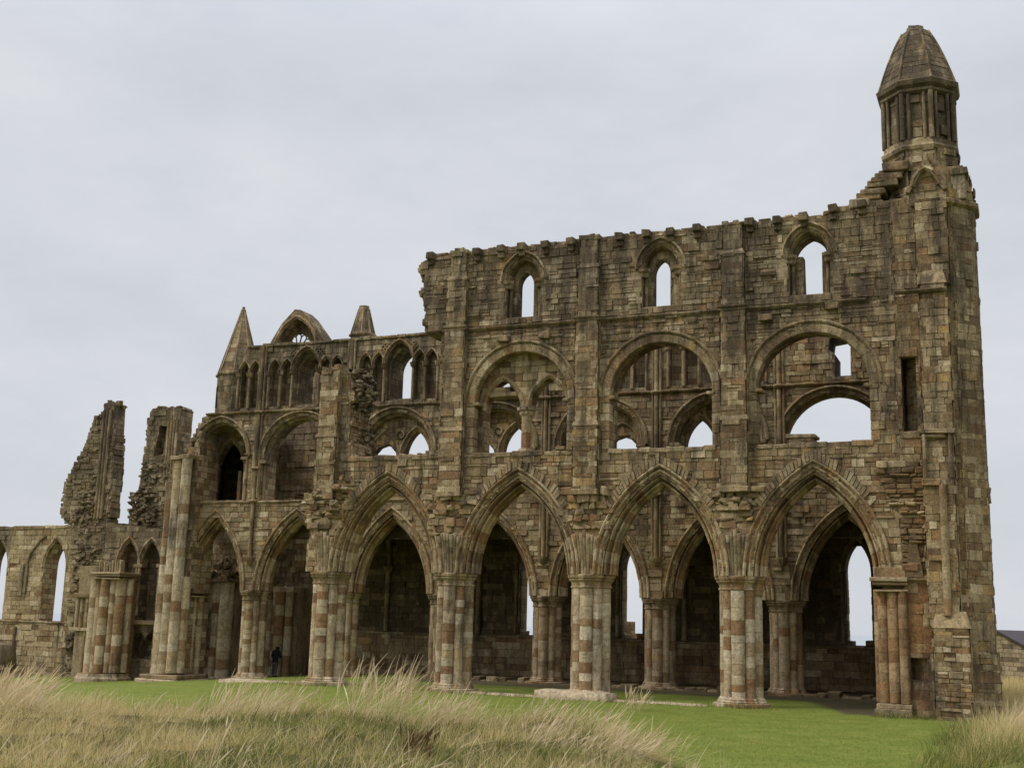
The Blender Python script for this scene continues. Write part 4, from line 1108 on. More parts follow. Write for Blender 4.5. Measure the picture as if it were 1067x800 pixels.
for A in BA:
    m = MB(); m.arch(A, [(.24, .05), (.24, -.09), (.16, -.12), (.1, -.03), (.05, .03), (0, .06), (0, .4)], 11.0, .24, .5); 
    for sd in (-1, 1): m.box(A.cx+sd*.6-.16, A.cx+sd*.6+.16, 10.85, 11.3, 4.55, 4.72, None, .5, .01); m.shaft(A.cx+sd*.62, 10.95, .08, 2.2, 4.55, .4, .7, 8, .4)
    m.build('blind_arch', M['grey'], bw)
m = MB(); m.box(-35.0, -30.5, 10.75, 11.1, 1.75, 1.95, .5, .5, .02); m.build('string_course', M['grey'], bw)

lp = thing('clustered_pier', 'stout cluster pier with moulded capital at far left beside blind arches', 'pier', (-33.9, 10, -1.1))
m = MB()
for (x, y, r) in ((-34.75, 10.1, .2), (-34.35, 9.8, .27), (-33.95, 9.62, .17), (-33.55, 9.55, .25), (-33.15, 9.66, .17), (-32.85, 9.85, .27), (-32.6, 10.2, .19)): m.shaft(x, y, r, gz(x, y)+.4, 3.9, .35, .55, 14, .3, jit=.02)
m.box(-34.6, -32.7, 9.9, 10.9, -1, 4.0, .4, .6)
m.build('shaft_cluster', M['pier'], lp)
m = MB()
for z0, z1, g in ((3.90, 3.97, .0), (4.03, 4.12, .04), (4.14, 4.24, .09)): m.box(-34.3-g, -32.55+g, 9.3-g, 10.8, z0, z1, None, .5, .015)
for k in range(9): m.box(-34.0+k*.16, -34.0+k*.16+.11, 9.42, 9.75, 4.24, 4.62+U(0, .25), None, .4, .03)
m.build('capital', M['grey'], lp)
m = MB(); m.lathe(octo(-33.7, 10.1, 1.25), [(-1.5, .15), (-.85, .15), (-.75, .05), (-.62, .02)], None, .4, 1); m.build('plinth', M['pier'], lp)
m = MB()
for x in (-36.15, -35.85, -35.5, -35.2): m.shaft(x, 10.6, .11, 1.5 if x < -35.6 else -.6, 3.0, .3, .5, 8, .2); 
m.box(-36.4, -34.9, 10.4, 11.3, 3.0, 3.2, None, .3, .02); m.box(-36.2, -35.0, 10.6, 11.8, -1, 3.0, .3, .4); m.box(-36.2, -35.0, 10.55, 11.8, 3.2, 4.6, .3, .4, .05); m.box(-36.45, -34.9, 10.45, 11.3, 1.35, 1.5, None, .3, .02)
m.build('respond', M['wall'], lp)

nw = thing('nave_wall', 'low pale ruined wall with tall empty lancet windows at the far left', 'ruin wall', (-42, 13, -1.1))
NA = [Arch(-40.2, 4.6, .74, 1.45), Arch(-44.35, 4.6, .74, 1.45)]
out = [(-52, -1.6), (-38.2, -1.6), (-38.2, 6.75)] + jag((-38.2, 6.85), (-52, 6.55), .6, .07)
Hs = [A.loop(0, 1.75, 8) for A in NA] + [Arch(-48.2, 4.6, .62, 1.35).loop(0, 1.75, 8)]
m = MB(); slab(m, [out]+Hs, 13.0, 14.0, 1); veneer(m, [out]+Hs, 13.0, 0, (.18, .30), (.3, .65), .025, lambda x, z: -.1+.4*float(ss(3, 6, z)), rnd=lambda x, z: random.choice((.13, .4, .45, .62, .85, .3, .13, .41, .55)))
m.build('masonry', [M['wall'], M['core']], nw)
for A in NA:
    m = MB(); m.arch(A, [(.2, .05), (.2, -.05), (.12, -.08), (.04, 0.), (0, .08), (0, .4)], 13.0, .28, .6); 
    m.build('lancet_window', M['wall'], nw)
string(nw, -50, -38.4, 13.0, 1.66, .08, .12, 'grey')
m = MB()
for x in (-42.4, -42.1): m.box(x-.1, x+.1, 12.85, 13.1, 3.0+U(0, .3), 4.8, None, .6, .03)
m.build('vault_shaft', M['dark'], nw); m = MB(); m.box(-42.6, -42.4, 12.85, 13.1, -.3, 1.4, None, .6, .03); m.build('vault_shaft', M['dark'], nw); m = MB(); m.tube([(-42.2, 12.95, 4.6), (-41.9, 12.93, 5.4), (-41.4, 12.93, 6.0), (-41.0, 12.95, 6.3)], .09, 6, None, .6)
m.build('vault_shaft', M['dark'], nw)
m = MB(); x = -51.8
while x < -38.3: w = U(.4, .9); m.box(x, x+w, 12.93, 14.0, 6.62+.02*(x+45), 6.78+.02*(x+45)+U(-.03, .06), None, .8, .02); x += w
m.build('coping', M['grey'], nw)

# ================================================================== LOOSE STONES
def stone(name, label, cat, x0, x1, y0, y1, z0, z1, mat, cuts=4, j=.05, group=None):
    m = MB(); nx, ny, nz = max(2, int((x1-x0)/.25)), 3, 2
    import itertools
    idx = {}
    for i, j_, k in itertools.product(range(nx+1), range(ny+1), range(nz+1)):
        if 0 < i < nx and 0 < j_ < ny and 0 < k < nz: continue
        fx, fy, fz = i/nx, j_/ny, k/nz
        e = sum(1 for f in (fx, fy, fz) if f in (0, 1))
        q = .0 if e < 2 else .04
        idx[i, j_, k] = m.add([(x0+(x1-x0)*fx+(q if fx == 0 else -q if fx == 1 else 0)+U(-j, j)*.6, y0+(y1-y0)*fy+(q if fy == 0 else -q if fy == 1 else 0)+U(-j, j)*.6, z0+(z1-z0)*fz-(q if fz == 1 else 0)+U(-j, j)*.5)])
    def quad(f): m.face(f, .5, .3, 0, True)
    for i in range(nx):
        for k in range(nz):
            quad((idx[i, 0, k], idx[i+1, 0, k], idx[i+1, 0, k+1], idx[i, 0, k+1])); quad((idx[i, ny, k+1], idx[i+1, ny, k+1], idx[i+1, ny, k], idx[i, ny, k]))
        for b in range(ny):
            quad((idx[i, b, nz], idx[i+1, b, nz], idx[i+1, b+1, nz], idx[i, b+1, nz]))
    for b in range(ny):
        for k in range(nz):
            quad((idx[0, b+1, k], idx[0, b, k], idx[0, b, k+1], idx[0, b+1, k+1])); quad((idx[nx, b, k], idx[nx, b+1, k], idx[nx, b+1, k+1], idx[nx, b, k+1]))
    base = bpy.data.objects.new('x', None)
    o = m.build(name, M[mat]); tag(o, label, cat, group); return o
stone('foundation_slab', 'long pale worn stone slab lying before the second arcade pier from the right', 'stone slab', -6.65, -4.05, -.62, .35, -.2, .27, 'pier')
stone('foundation_slab', 'low stone kerb in the grass by the dark-clothed person', 'stone slab', -20.4, -15.9, 1.2, 1.9, -.7, -.02, 'pier')
stone('foundation_slab', 'thin flat footing stone in the lawn between two right-hand piers', 'stone slab', -4.2, -1.0, -.35, .1, -.1, .06, 'pier', j=.02)
stone('foundation_slab', 'narrow strip of footing stones along the lawn edge left of long slab', 'stone slab', -9.3, -6.7, -.3, .1, -.1, .07, 'pier', j=.02)
stone('boulder', 'big dark block of fallen masonry at far left edge', 'boulder', -43.6, -41.2, 10.6, 11.9, -1.6, .50, 'dark', j=.22)
stone('flat_stone', 'small whitish flat stone below dark fallen block', 'stone', -40.6, -39.3, 7.6, 8.4, -1.3, -.92, 'pier', j=.05)
m = MB(); rubble(m, -42, -39.6, 10.2, 11.2, -1.3, -.55, 30, (.2, .45), .5, lambda x, y, z: z < -.6-.25*(x+41)); tag(m.build('rubble_heap', M['dark']), 'small heap of dark rubble beside fallen block at far left', 'rubble')
m = MB(); rubble(m, -20, -15.8, .9, 2.0, -.6, -.3, 40, (.2, .5), .5); tag(m.build('rubble_strip', M['grey']), 'scatter of brown stones beneath low kerb near the lone buttress', 'rubble')

# ================================================================== DISTANT STRUCTURES
ob = thing('stone_barn', 'pale rendered stone barn with purple slate roof beyond the turret', 'barn', (9.0, 31, 0), rz=math.radians(0))
ax = Vector((.44, .90)); gx = Vector((.90, -.44))    # ridge direction, gable direction
def bp3(a, b, z): return (6.75+ax.x*a+gx.x*b, 30.2+ax.y*a+gx.y*b, z)
gz0 = gz(8, 30)-.3
m = MB()
W_, ez, rzg, Ln = 3.2, .95, 2.50, 9
c = [bp3(0, -W_, gz0), bp3(0, W_, gz0), bp3(0, W_, ez), bp3(0, 0, rzg), bp3(0, -W_, ez), bp3(Ln, -W_, gz0), bp3(Ln, W_, gz0), bp3(Ln, W_, ez), bp3(Ln, 0, rzg), bp3(Ln, -W_, ez)]
n = m.add(c)
m.face((n, n+1, n+2, n+3, n+4)); m.face((n+9, n+8, n+7, n+6, n+5)); m.face((n+1, n+6, n+7, n+2)); m.face((n, n+4, n+9, n+5))
barn_m = core_mat('barn_stone', [(0, (.34, .29, .20)), (.3, (.38, .33, .24)), (.6, (.30, .26, .18)), (.9, (.16, .13, .09))], .55, .22)
m.build('wall', barn_m, ob)
slate = plain('slate', (.060, .048, .052), .6, .3, 9)
m = MB()
for sd in (-1, 1):
    e0, e1 = bp3(-.12, sd*(W_+.15), ez-.08), bp3(Ln+.1, sd*(W_+.15), ez-.08); r0, r1 = bp3(-.12, 0, rzg+.02), bp3(Ln+.1, 0, rzg+.02)
    up = lambda p: (p[0], p[1], p[2]+.12)
    m.hexa([e0, e1, r1, r0, up(e0), up(e1), up(r1), up(r0)], .5, 0)
m.build('roof', slate, ob)
dr = thing('distant_ruin', 'pale stepped wall end glimpsed through tall opening beside central pier', 'ruin wall', (-10.6, 24, 0))
m = MB(); L = [[(-13.2, -1), (-10.2, -1), (-10.2, 1.6), (-10.7, 1.6), (-10.7, 2.1), (-11.4, 2.1), (-11.4, 2.7), (-12.0, 2.7), (-12.0, 3.1), (-13.2, 3.1)]]
L = [[(x+.35, z-.15) for x, z in L[0]]]
slab(m, L, 24.0, 24.8, 1); veneer(m, L, 24., 0, (.2, .3), (.3, .6), .02, lambda x, z: 0, rnd=lambda x, z: .96); m.build('masonry', [M['wall'], M['core']], dr)

# ================================================================== PERSON
def skinned(name, verts, edges, rads, mat, parent, sub=2):
    me = bpy.data.meshes.new(name); me.from_pydata(verts, edges, [])
    o = bpy.data.objects.new(name, me); COL.objects.link(o); o.parent = parent
    md = o.modifiers.new('skin', 'SKIN')
    if not me.skin_vertices:
        bpy.context.view_layer.objects.active = o; o.select_set(True)
        bpy.ops.mesh.customdata_skin_add()
    for v, r in zip(me.skin_vertices[0].data, rads):
        v.radius = r if isinstance(r, tuple) else (r, r)
    me.skin_vertices[0].data[0].use_root = True
    s = o.modifiers.new('sub', 'SUBSURF'); s.levels = sub; s.render_levels = sub
    md.use_smooth_shade = True
    me.materials.append(mat); return o
PX, PY = -23.25, 9.3
per = thing('person', 'person in dark hooded coat and grey-mauve trousers, back turned, head bowed, beside slim pier', 'person', (PX, PY, gz(PX, PY)+.02))
per.scale = (.84, .84, .84)
cloth = plain('dark_coat', (.010, .010, .012), .85, .3, 14); trou = plain('mauve_trousers', (.085, .065, .075), .9, .2, 14); skinm = plain('skin', (.36, .22, .16), .6, .1, 10); shoe = plain('shoes', (.02, .018, .016), .6)
# pelvis, waist, chest, neck, head; arms held forward at the chest; legs, one in front of the other
bv = [(0, 0, .84), (0, .02, 1.0), (0, .06, 1.22), (0, .14, 1.40), (0, .21, 1.50), (0, .25, 1.60),
      (-.19, .08, 1.30), (-.25, .07, 1.06), (-.16, .26, .98), (.19, .08, 1.30), (.25, .08, 1.06), (.16, .28, 1.0),
      (-.09, .01, .76), (-.10, .05, .46), (-.10, .0, .09), (-.10, .13, .04), (.09, 0, .76), (.10, -.02, .46), (.11, -.10, .10), (.12, .03, .04)]
be = [(0, 1), (1, 2), (2, 3), (3, 4), (4, 5), (2, 6), (6, 7), (7, 8), (2, 9), (9, 10), (10, 11), (0, 12), (12, 13), (13, 14), (14, 15), (0, 16), (16, 17), (17, 18), (18, 19)]
br_ = [(.15, .11), (.14, .10), (.17, .11), .055, .09, .085, .06, .048, .04, .06, .048, .04, .085, .06, .042, .038, .085, .06, .042, .038]
body = skinned('body', bv, be, br_, skinm, per)
cv = [(0, 0, .70), (0, .0, .86), (0, .02, 1.0), (0, .06, 1.22), (0, .12, 1.38), (-.20, .08, 1.31), (-.26, .07, 1.06), (-.17, .25, .99), (.20, .08, 1.31), (.26, .08, 1.06), (.17, .27, 1.01)]
skinned('coat', cv, [(0, 1), (1, 2), (2, 3), (3, 4), (3, 5), (5, 6), (6, 7), (3, 8), (8, 9), (9, 10)], [(.20, .16), (.19, .15), (.175, .135), (.20, .145), .10, .085, .07, .058, .085, .07, .058], cloth, per)
skinned('hood', [(0, .10, 1.37), (0, .17, 1.48), (0, .21, 1.60)], [(0, 1), (1, 2)], [.10, .125, .115], cloth, per)
skinned('trousers', [(0, 0, .80), (-.09, .01, .72), (-.10, .05, .46), (-.10, .0, .10), (.09, 0, .72), (.10, -.02, .46), (.11, -.10, .11)], [(0, 1), (1, 2), (2, 3), (0, 4), (4, 5), (5, 6)], [.14, .10, .08, .065, .10, .08, .065], trou, per)
for sx, sy in ((-.10, .04), (.115, -.05)): skinned('shoe', [(sx, sy-.06, .05), (sx, sy+.05, .05), (sx, sy+.15, .04)], [(0, 1), (1, 2)], [.055, .055, .045], shoe, per, 1)

# ================================================================== GROUND
gs = np.concatenate([np.array([-1500, -900, -500, -300, -180, -120, -90, -75]), np.arange(-62, 24.01, .5), np.array([30, 45, 70, 120, 250, 500, 900, 1500])])
gy = np.concatenate([np.array([-600, -300, -150, -80, -55]), np.arange(-44, 20.01, .5), np.array([24, 30, 40, 60, 90, 140, 250, 500, 1000, 2500])])
X, Y = np.meshgrid(gs, gy); Z = ground(X, Y)
nx, ny = len(gs), len(gy)
V = np.stack([X.ravel(), Y.ravel(), Z.ravel()], 1)
F = [(j*nx+i, j*nx+i+1, (j+1)*nx+i+1, (j+1)*nx+i) for j in range(ny-1) for i in range(nx-1)]
me = bpy.data.meshes.new('ground'); me.from_pydata(V.tolist(), [], F)
at = me.attributes.new('bank', 'FLOAT', 'POINT'); at.data.foreach_set('value', bank(X.ravel(), Y.ravel())); me.polygons.foreach_set('use_smooth', [True]*len(F))
go = bpy.data.objects.new('ground', me); COL.objects.link(go); tag(go, 'mown green lawn running up to the foot of the ruin', 'lawn', kind='structure')
m, nt, b = nodes('lawn'); g = N(nt, 'ShaderNodeNewGeometry')
n1 = noise(nt, g.outputs['Position'], 1.1, 8, .72); n2 = noise(nt, g.outputs['Position'], 9, 8, .75); n3 = noise(nt, g.outputs['Position'], 60, 3, .7)
r1 = ramp(nt, [(.24, (.105, .140, .022)), (.45, (.165, .205, .034)), (.6, (.205, .235, .048)), (.78, (.32, .29, .085))]); nt.links.new(n1.outputs[0], r1.inputs[0])
r2 = ramp(nt, [(.3, (.50, .52, .48)), (.5, (1, 1, 1)), (.7, (1.5, 1.42, 1.35))]); nt.links.new(n2.outputs[0], r2.inputs[0])
c = mixc(nt, 1., r1.outputs[0], r2.outputs[0], 'MULTIPLY')
sp = N(nt, 'ShaderNodeSeparateXYZ'); nt.links.new(g.outputs['Position'], sp.inputs[0])
dirt = mth(nt, 'SMOOTH_MIN', 1.4, mth(nt, 'MULTIPLY', mth(nt, 'SUBTRACT', mth(nt, 'ADD', sp.outputs[1], mth(nt, 'MULTIPLY', n1.outputs[0], 2.)), 5.6), .9), .1)
e1 = N(nt, 'ShaderNodeMapRange'); e1.inputs[1].default_value = 1.2; e1.inputs[2].default_value = 3.2; e1.inputs[3].default_value = 0.; e1.inputs[4].default_value = 5.0; nt.links.new(sp.outputs[0], e1.inputs[0])
dirt = mth(nt, 'ADD', dirt, mth(nt, 'ADD', e1.outputs[0], mth(nt, 'MULTIPLY', mth(nt, 'SUBTRACT', n2.outputs[0], .5), 1.6)))
dm = N(nt, 'ShaderNodeMapRange'); nt.links.new(dirt, dm.inputs[0])
i1 = N(nt, 'ShaderNodeMapRange'); i1.inputs[1].default_value = 14.0; i1.inputs[2].default_value = 16.; i1.inputs[3].default_value = 1.; i1.inputs[4].default_value = 0.; nt.links.new(sp.outputs[1], i1.inputs[0])
i2 = N(nt, 'ShaderNodeMapRange'); i2.inputs[1].default_value = -17.; i2.inputs[2].default_value = -14.; nt.links.new(sp.outputs[0], i2.inputs[0])
i3 = N(nt, 'ShaderNodeMapRange'); i3.inputs[1].default_value = 6.; i3.inputs[2].default_value = 7.; i3.inputs[3].default_value = 1.; i3.inputs[4].default_value = 0.; nt.links.new(sp.outputs[0], i3.inputs[0])
dd = mth(nt, 'MULTIPLY', mth(nt, 'MULTIPLY', dm.outputs[0], i1.outputs[0]), mth(nt, 'MULTIPLY', i2.outputs[0], i3.outputs[0]))
r3 = ramp(nt, [(.3, (.050, .052, .018)), (.5, (.095, .078, .040)), (.7, (.150, .115, .068))]); nt.links.new(n2.outputs[0], r3.inputs[0])
c = mixc(nt, dd, c, r3.outputs[0])
ba = N(nt, 'ShaderNodeAttribute'); ba.attribute_name = 'bank'; r4 = ramp(nt, [(.3, (.060, .066, .020)), (.7, (.170, .140, .058))]); nt.links.new(n2.outputs[0], r4.inputs[0])
c = mixc(nt, ba.outputs['Fac'], c, r4.outputs[0]); nt.links.new(c, b.inputs['Base Color'])
bp = N(nt, 'ShaderNodeBump'); bp.inputs['Strength'].default_value = .8; bp.inputs['Distance'].default_value = .04
nt.links.new(mth(nt, 'ADD', n2.outputs[0], n3.outputs[0]), bp.inputs['Height']); nt.links.new(bp.outputs[0], b.inputs['Normal'])
me.materials.append(m)
mb = MB(); n = mb.add([(-9000, -9000, -24), (9000, -9000, -24), (9000, 9000, -24), (-9000, 9000, -24)]); mb.face((n, n+1, n+2, n+3))
m, nt, b = nodes('sea'); b.inputs['Base Color'].default_value = (.30, .34, .38, 1); b.inputs['Roughness'].default_value = .25; b.inputs['Specular IOR Level'].default_value = .5
g = N(nt, 'ShaderNodeNewGeometry'); nn = noise(nt, g.outputs['Position'], .08, 6); bp = N(nt, 'ShaderNodeBump'); bp.inputs['Strength'].default_value = .3; nt.links.new(nn.outputs[0], bp.inputs['Height']); nt.links.new(bp.outputs[0], b.inputs['Normal'])
tag(mb.build('sea', m), 'pale grey sea beyond the headland', 'sea', kind='structure')

# ================================================================== GRASS
def field(px, D):
    """a point px across the picture's direction at distance D from the camera, on the ground"""
    l = px/1250*D
    return CAM.x+FD.x*D+RT.x*l, CAM.y+FD.y*D+RT.y*l
def blades(name, mat, x, y, L, W, lean, droop, label, cat, az=None, head=0., rnd=None):
    """one mesh of bent blades; lean = how far over it leans to the right (down wind)"""
    n = len(x); z = ground(x, y)
    a = RNG.normal(0, .9, n)+2.0*(vnoise(x, y, .55, 21)-.5) if az is None else az
    dx = RT.x*np.cos(a)-FD.x*np.sin(a); dy = RT.y*np.cos(a)-FD.y*np.sin(a)
    ba = RNG.uniform(0, PI, n)*.6 + .2
    wx, wy = np.cos(ba+YAW*0)*RT.x+np.sin(ba)*FD.x, np.cos(ba)*RT.y+np.sin(ba)*FD.y
    K = 4 if head == 0 else 7
    ts = np.linspace(0, 1, K); V = np.zeros((n, K, 2, 3))
    px_, pz_ = np.zeros(n), np.zeros(n); pt = 0
    for k, t in enumerate(ts):
        th = lean + droop*t**1.5
        if k: 
            dl = L*(t-pt); px_ = px_+np.sin(th)*dl; pz_ = pz_+np.cos(th)*dl
        pt = t
        w = W*(1-.85*t)
        if head:
            w = W*(1-.55*t) if k < 4 else W*np.array([1.4, 2.6, 1.6, .5])[min(k-3, 3)]*head
        for sd in (0, 1):
            s_ = (sd-.5)
            V[:, k, sd, 0] = x+dx*px_+wx*w*s_; V[:, k, sd, 1] = y+dy*px_+wy*w*s_; V[:, k, sd, 2] = z-.02+pz_
    V = V.reshape(-1, 3)
    base = (np.arange(n)*K*2)[:, None]
    Q = np.concatenate([base+np.array([2*k, 2*k+1, 2*k+3, 2*k+2]) for k in range(K-1)], 1).reshape(-1)
    nf = n*(K-1)
    me = bpy.data.meshes.new(name); me.vertices.add(len(V)); me.vertices.foreach_set('co', V.ravel())
    me.loops.add(len(Q)); me.loops.foreach_set('vertex_index', Q.astype(np.int32))
    me.polygons.add(nf); me.polygons.foreach_set('loop_start', np.arange(0, nf*4, 4, dtype=np.int32))
    try: me.polygons.foreach_set('loop_total', np.full(nf, 4, dtype=np.int32))
    except Exception: pass
    me.update(calc_edges=True)
    at = me.attributes.new('rnd', 'FLOAT', 'FACE'); at.data.foreach_set('value', np.repeat(RNG.random(n) if rnd is None else rnd, K-1))
    at = me.attributes.new('tone', 'FLOAT', 'FACE'); at.data.foreach_set('value', np.tile((ts[:-1]+ts[1:])/2, n))
    me.validate(); me.materials.append(mat)
    o = bpy.data.objects.new(name, me); COL.objects.link(o); tag(o, label, cat, kind='stuff'); return o
def grass_mat(name, stops, trans=.4):
    m, nt, b = nodes(name); a = N(nt, 'ShaderNodeAttribute'); a.attribute_name = 'rnd'
    r = ramp(nt, stops); nt.links.new(a.outputs['Fac'], r.inputs[0]); nt.links.new(r.outputs[0], b.inputs['Base Color']); b.inputs['Roughness'].default_value = .7
    tr = N(nt, 'ShaderNodeBsdfTranslucent'); nt.links.new(r.outputs[0], tr.inputs[0]); mx = N(nt, 'ShaderNodeMixShader'); mx.inputs[0].default_value = trans
    o = nt.nodes['Material Output']; nt.links.new(b.outputs[0], mx.inputs[1]); nt.links.new(tr.outputs[0], mx.inputs[2]); nt.links.new(mx.outputs[0], o.inputs[0]); return m
G_DRY = grass_mat('dry_grass', [(0, (.22, .155, .060)), (.2, (.58, .455, .20)), (.5, (.80, .665, .34)), (.72, (.40, .295, .13)), (.85, (.70, .56, .29)), (1, (.90, .79, .50))])
G_GRN = grass_mat('green_grass', [(0, (.055, .085, .018)), (.3, (.125, .165, .036)), (.5, (.22, .235, .060)), (.75, (.40, .35, .12)), (1, (.60, .50, .22))])
G_LAWN = grass_mat('lawn_blades', [(0, (.100, .145, .022)), (.5, (.175, .222, .038)), (.8, (.265, .275, .062)), (1, (.46, .39, .14))])
G_SEED = grass_mat('seed_stems', [(0, (.46, .345, .19)), (.5, (.66, .52, .32)), (1, (.80, .68, .46))])
def vnoise(x, y, s, seed):
    r = np.random.default_rng(seed); t = r.random((64, 64)); u, v = x*s+1000, y*s+1000
    i, j = np.floor(u).astype(int), np.floor(v).astype(int); f, g = u-i, v-j; f, g = f*f*(3-2*f), g*g*(3-2*g)
    q = lambda a, b: t[a % 64, b % 64]
    return (q(i, j)*(1-f)+q(i+1, j)*f)*(1-g)+(q(i, j+1)*(1-f)+q(i+1, j+1)*f)*g
def scatter(n, pa, pb, da, db, dens):
    px = RNG.uniform(pa, pb, n); D = np.sqrt(RNG.uniform(da*da, db*db, n)); x, y = field(px, D)
    k = RNG.random(n) < dens(px, D, x, y); return px[k], D[k], x[k], y[k]
# area of the unmown bank: left and centre
both = lambda px, D: np.maximum(left_bank(px, D), right_bank(px, D))
clump = lambda x, y: vnoise(x, y, .9, 3)*.6+vnoise(x, y, 2.6, 4)*.4
GP = [(field(p, d), r_) for p, d, r_ in ((-300, 15.6, 1.2), (-215, 17.2, 1.0), (50, 17.0, 1.0), (95, 20.0, .9))]
def green(x, y):
    g = .95*ss(.50, .62, vnoise(x, y, .42, 9)*.65+vnoise(x, y, 1.3, 10)*.35)
    w_ = .5+vnoise(x, y, 2.2, 12)
    for (a, b), r_ in GP: g = np.maximum(g, ss(.25, .75, w_*np.exp(-((x-a)**2+(y-b)**2)/r_**2)))
    return g
def tufts(nc, per, spread, pa, pb, da, db, dens):
    """grass grows in tussocks: blades spread from many centres, thrown over by the wind"""
    px, D, x, y = scatter(nc, pa, pb, da, db, dens); n = len(x)
    k = RNG.poisson(per, n); i = np.repeat(np.arange(n), k); m_ = len(i)
    ra, rr = RNG.uniform(0, 2*PI, m_), np.abs(RNG.normal(0, 1, m_))*spread
    size = RNG.uniform(.6, 1.3, n)[i]; wind = (RNG.normal(1., .45, n)*(.3+1.4*vnoise(x, y, .7, 41)))[i]
    wind = np.where(RNG.random(m_) < .25, wind*.1, wind)      # some blades broken, lying any way
    vx, vy = wind+np.cos(ra)*RNG.uniform(.3, 1.3, m_), np.sin(ra)*RNG.uniform(.3, 1.2, m_)+(RNG.normal(0, .25, n)+1.6*(vnoise(x, y, .6, 42)-.5))[i]
    az = np.arctan2(-vy, vx); lean = np.clip(np.hypot(vx, vy), .2, 2.)
    X = x[i]+(RT.x*np.cos(ra)+FD.x*np.sin(ra))*rr*size; Y = y[i]+(RT.y*np.cos(ra)+FD.y*np.sin(ra))*rr*size
    tone = np.clip(RNG.random(n)[i]*.75+RNG.random(m_)*.35-.05, 0, 1)
    return X, Y, az, lean, size, tone
x, y, az, ln, sz_, tn = tufts(10500, 22, .16, -900, 660, 11.5, 34, lambda px, D, x, y: both(px, D)*(.25+.75*green(x, y)))
n = len(x); blades('green_grass', G_GRN, x, y, RNG.uniform(.12, .36, n)*sz_, RNG.uniform(.009, .019, n), ln*.4+RNG.normal(0, .3, n), RNG.uniform(.2, 1.4, n), 'rough green grass growing through the straw on the bank', 'grass', az, rnd=tn)
x, y, az, ln, sz_, tn = tufts(19500, 20, .16, -900, 660, 11.5, 34, lambda px, D, x, y: left_bank(px, D)*(1.-.92*green(x, y))*(.55+.45*ss(.25, .5, vnoise(x, y, 1.4, 31))))
n = len(x); blades('dry_grass', G_DRY, x, y, RNG.uniform(.18, .52, n)*sz_, RNG.uniform(.006, .011, n), ln*.72+RNG.normal(0, .45, n), RNG.uniform(.0, 1.4, n), 'straw-coloured long dry grass bent over by wind on the bank', 'grass', az, rnd=tn)
x, y, az, ln, sz_, tn = tufts(1700, 24, .14, 395, 660, 19, 34, lambda px, D, x, y: right_bank(px, D))
n = len(x); blades('green_grass', G_GRN, x, y, RNG.uniform(.2, .5, n)*sz_, RNG.uniform(.012, .022, n), ln*.35+RNG.normal(0, .2, n), RNG.uniform(.2, 1.3, n), 'rough green grass thickening towards the foot of the turret', 'grass', az, rnd=tn)
x, y, az, ln, sz_, tn = tufts(1300, 24, .15, 440, 660, 20, 34, lambda px, D, x, y: right_bank(px, D)*ss(445, 530, px))
n = len(x); blades('dry_grass', G_DRY, x, y, RNG.uniform(.3, .75, n)*sz_, RNG.uniform(.008, .015, n), ln*.5+RNG.normal(0, .25, n), RNG.uniform(-.1, 1.0, n), 'long dry grass in the bottom right corner by the turret', 'grass', az, rnd=tn)
x, y, az, ln, sz_, tn = tufts(1500, 26, .3, 470, 760, 38, 64, lambda px, D, x, y: 1.+0*px)
n = len(x); blades('dry_grass', G_DRY, x, y, RNG.uniform(.25, .7, n)*sz_, RNG.uniform(.014, .03, n), ln*.5+RNG.normal(0, .3, n), RNG.uniform(-.1, 1.0, n), 'dry grass before the stone barn behind the turret', 'grass', az, rnd=tn)
# flowering stems
def stems(name, n, pa, pb, da, db, dens, l0, l1, label, lean=.62):
    px, D, x, y = scatter(n, pa, pb, da, db, dens); n = len(x)
    blades(name, G_SEED, x, y, RNG.uniform(l0, l1, n), RNG.uniform(.007, .012, n), RNG.normal(lean, .30, n), RNG.uniform(.05, .9, n), label, 'grass', RNG.normal(0, .65, n), 1.0)
stems('seeding_grass', 3000, -600, 240, 12, 30, lambda px, D, x, y: left_bank(px, D)*ss(.45, .7, clump(x, y)), .35, .75, 'scattered pale seeding grass stems across the bank')
stems('seeding_grass', 300, -178, -88, 22.5, 25, lambda px, D, x, y: ss(50, 20, abs(px+128))+.0*D, .9, 1.42, 'tall clump of pale seeding grass rising before the big leftmost front arch', .45)
stems('seeding_grass', 330, -105, -30, 23, 26, lambda px, D, x, y: ss(45, 10, abs(px+62)), .6, 1.0, 'smaller fringe of seeding grass by second front pier', .55)
stems('seeding_grass', 260, -300, -210, 23, 27, lambda px, D, x, y: 1.+0*px, .7, 1.05, 'sparse row of seeding stems in front of the dark-clothed person', .6)
stems('seeding_grass', 420, -540, -470, 21, 25, lambda px, D, x, y: 1.+0*px, .7, 1.1, 'thin seeding stems before fallen block at far left', .6)
stems('seeding_grass', 3600, 20, 190, 16, 24, lambda px, D, x, y: left_bank(px, D)*ss(.38, .6, clump(x, y)), .4, .8, 'pale seeding grass leaning over the lawn edge in the middle', .75)
stems('seeding_grass', 2600, 470, 640, 21, 32, lambda px, D, x, y: right_bank(px, D)*ss(480, 560, px), .6, 1.05, 'pale seeding grass against foot of turret at right', .4)
G_DOCK = grass_mat('dock_stems', [(0, (.10, .055, .03)), (1, (.20, .12, .06))], .1)
px, D, x, y = scatter(260, -105, -70, 17.2, 19.0, lambda px, D, x, y: ss(22, 4, abs(px+88)))
n = len(x); blades('dock_weed', G_DOCK, x, y, RNG.uniform(.15, .42, n), RNG.uniform(.006, .014, n), RNG.normal(.4, .4, n), RNG.uniform(.0, .6, n), 'withered reddish-brown dock plants among the straw below the second pier', 'weeds', RNG.normal(0, 1.2, n), 1.2)
px, D, x, y = scatter(60, 118, 145, 35.0, 36.4, lambda px, D, x, y: 1.+0*px)
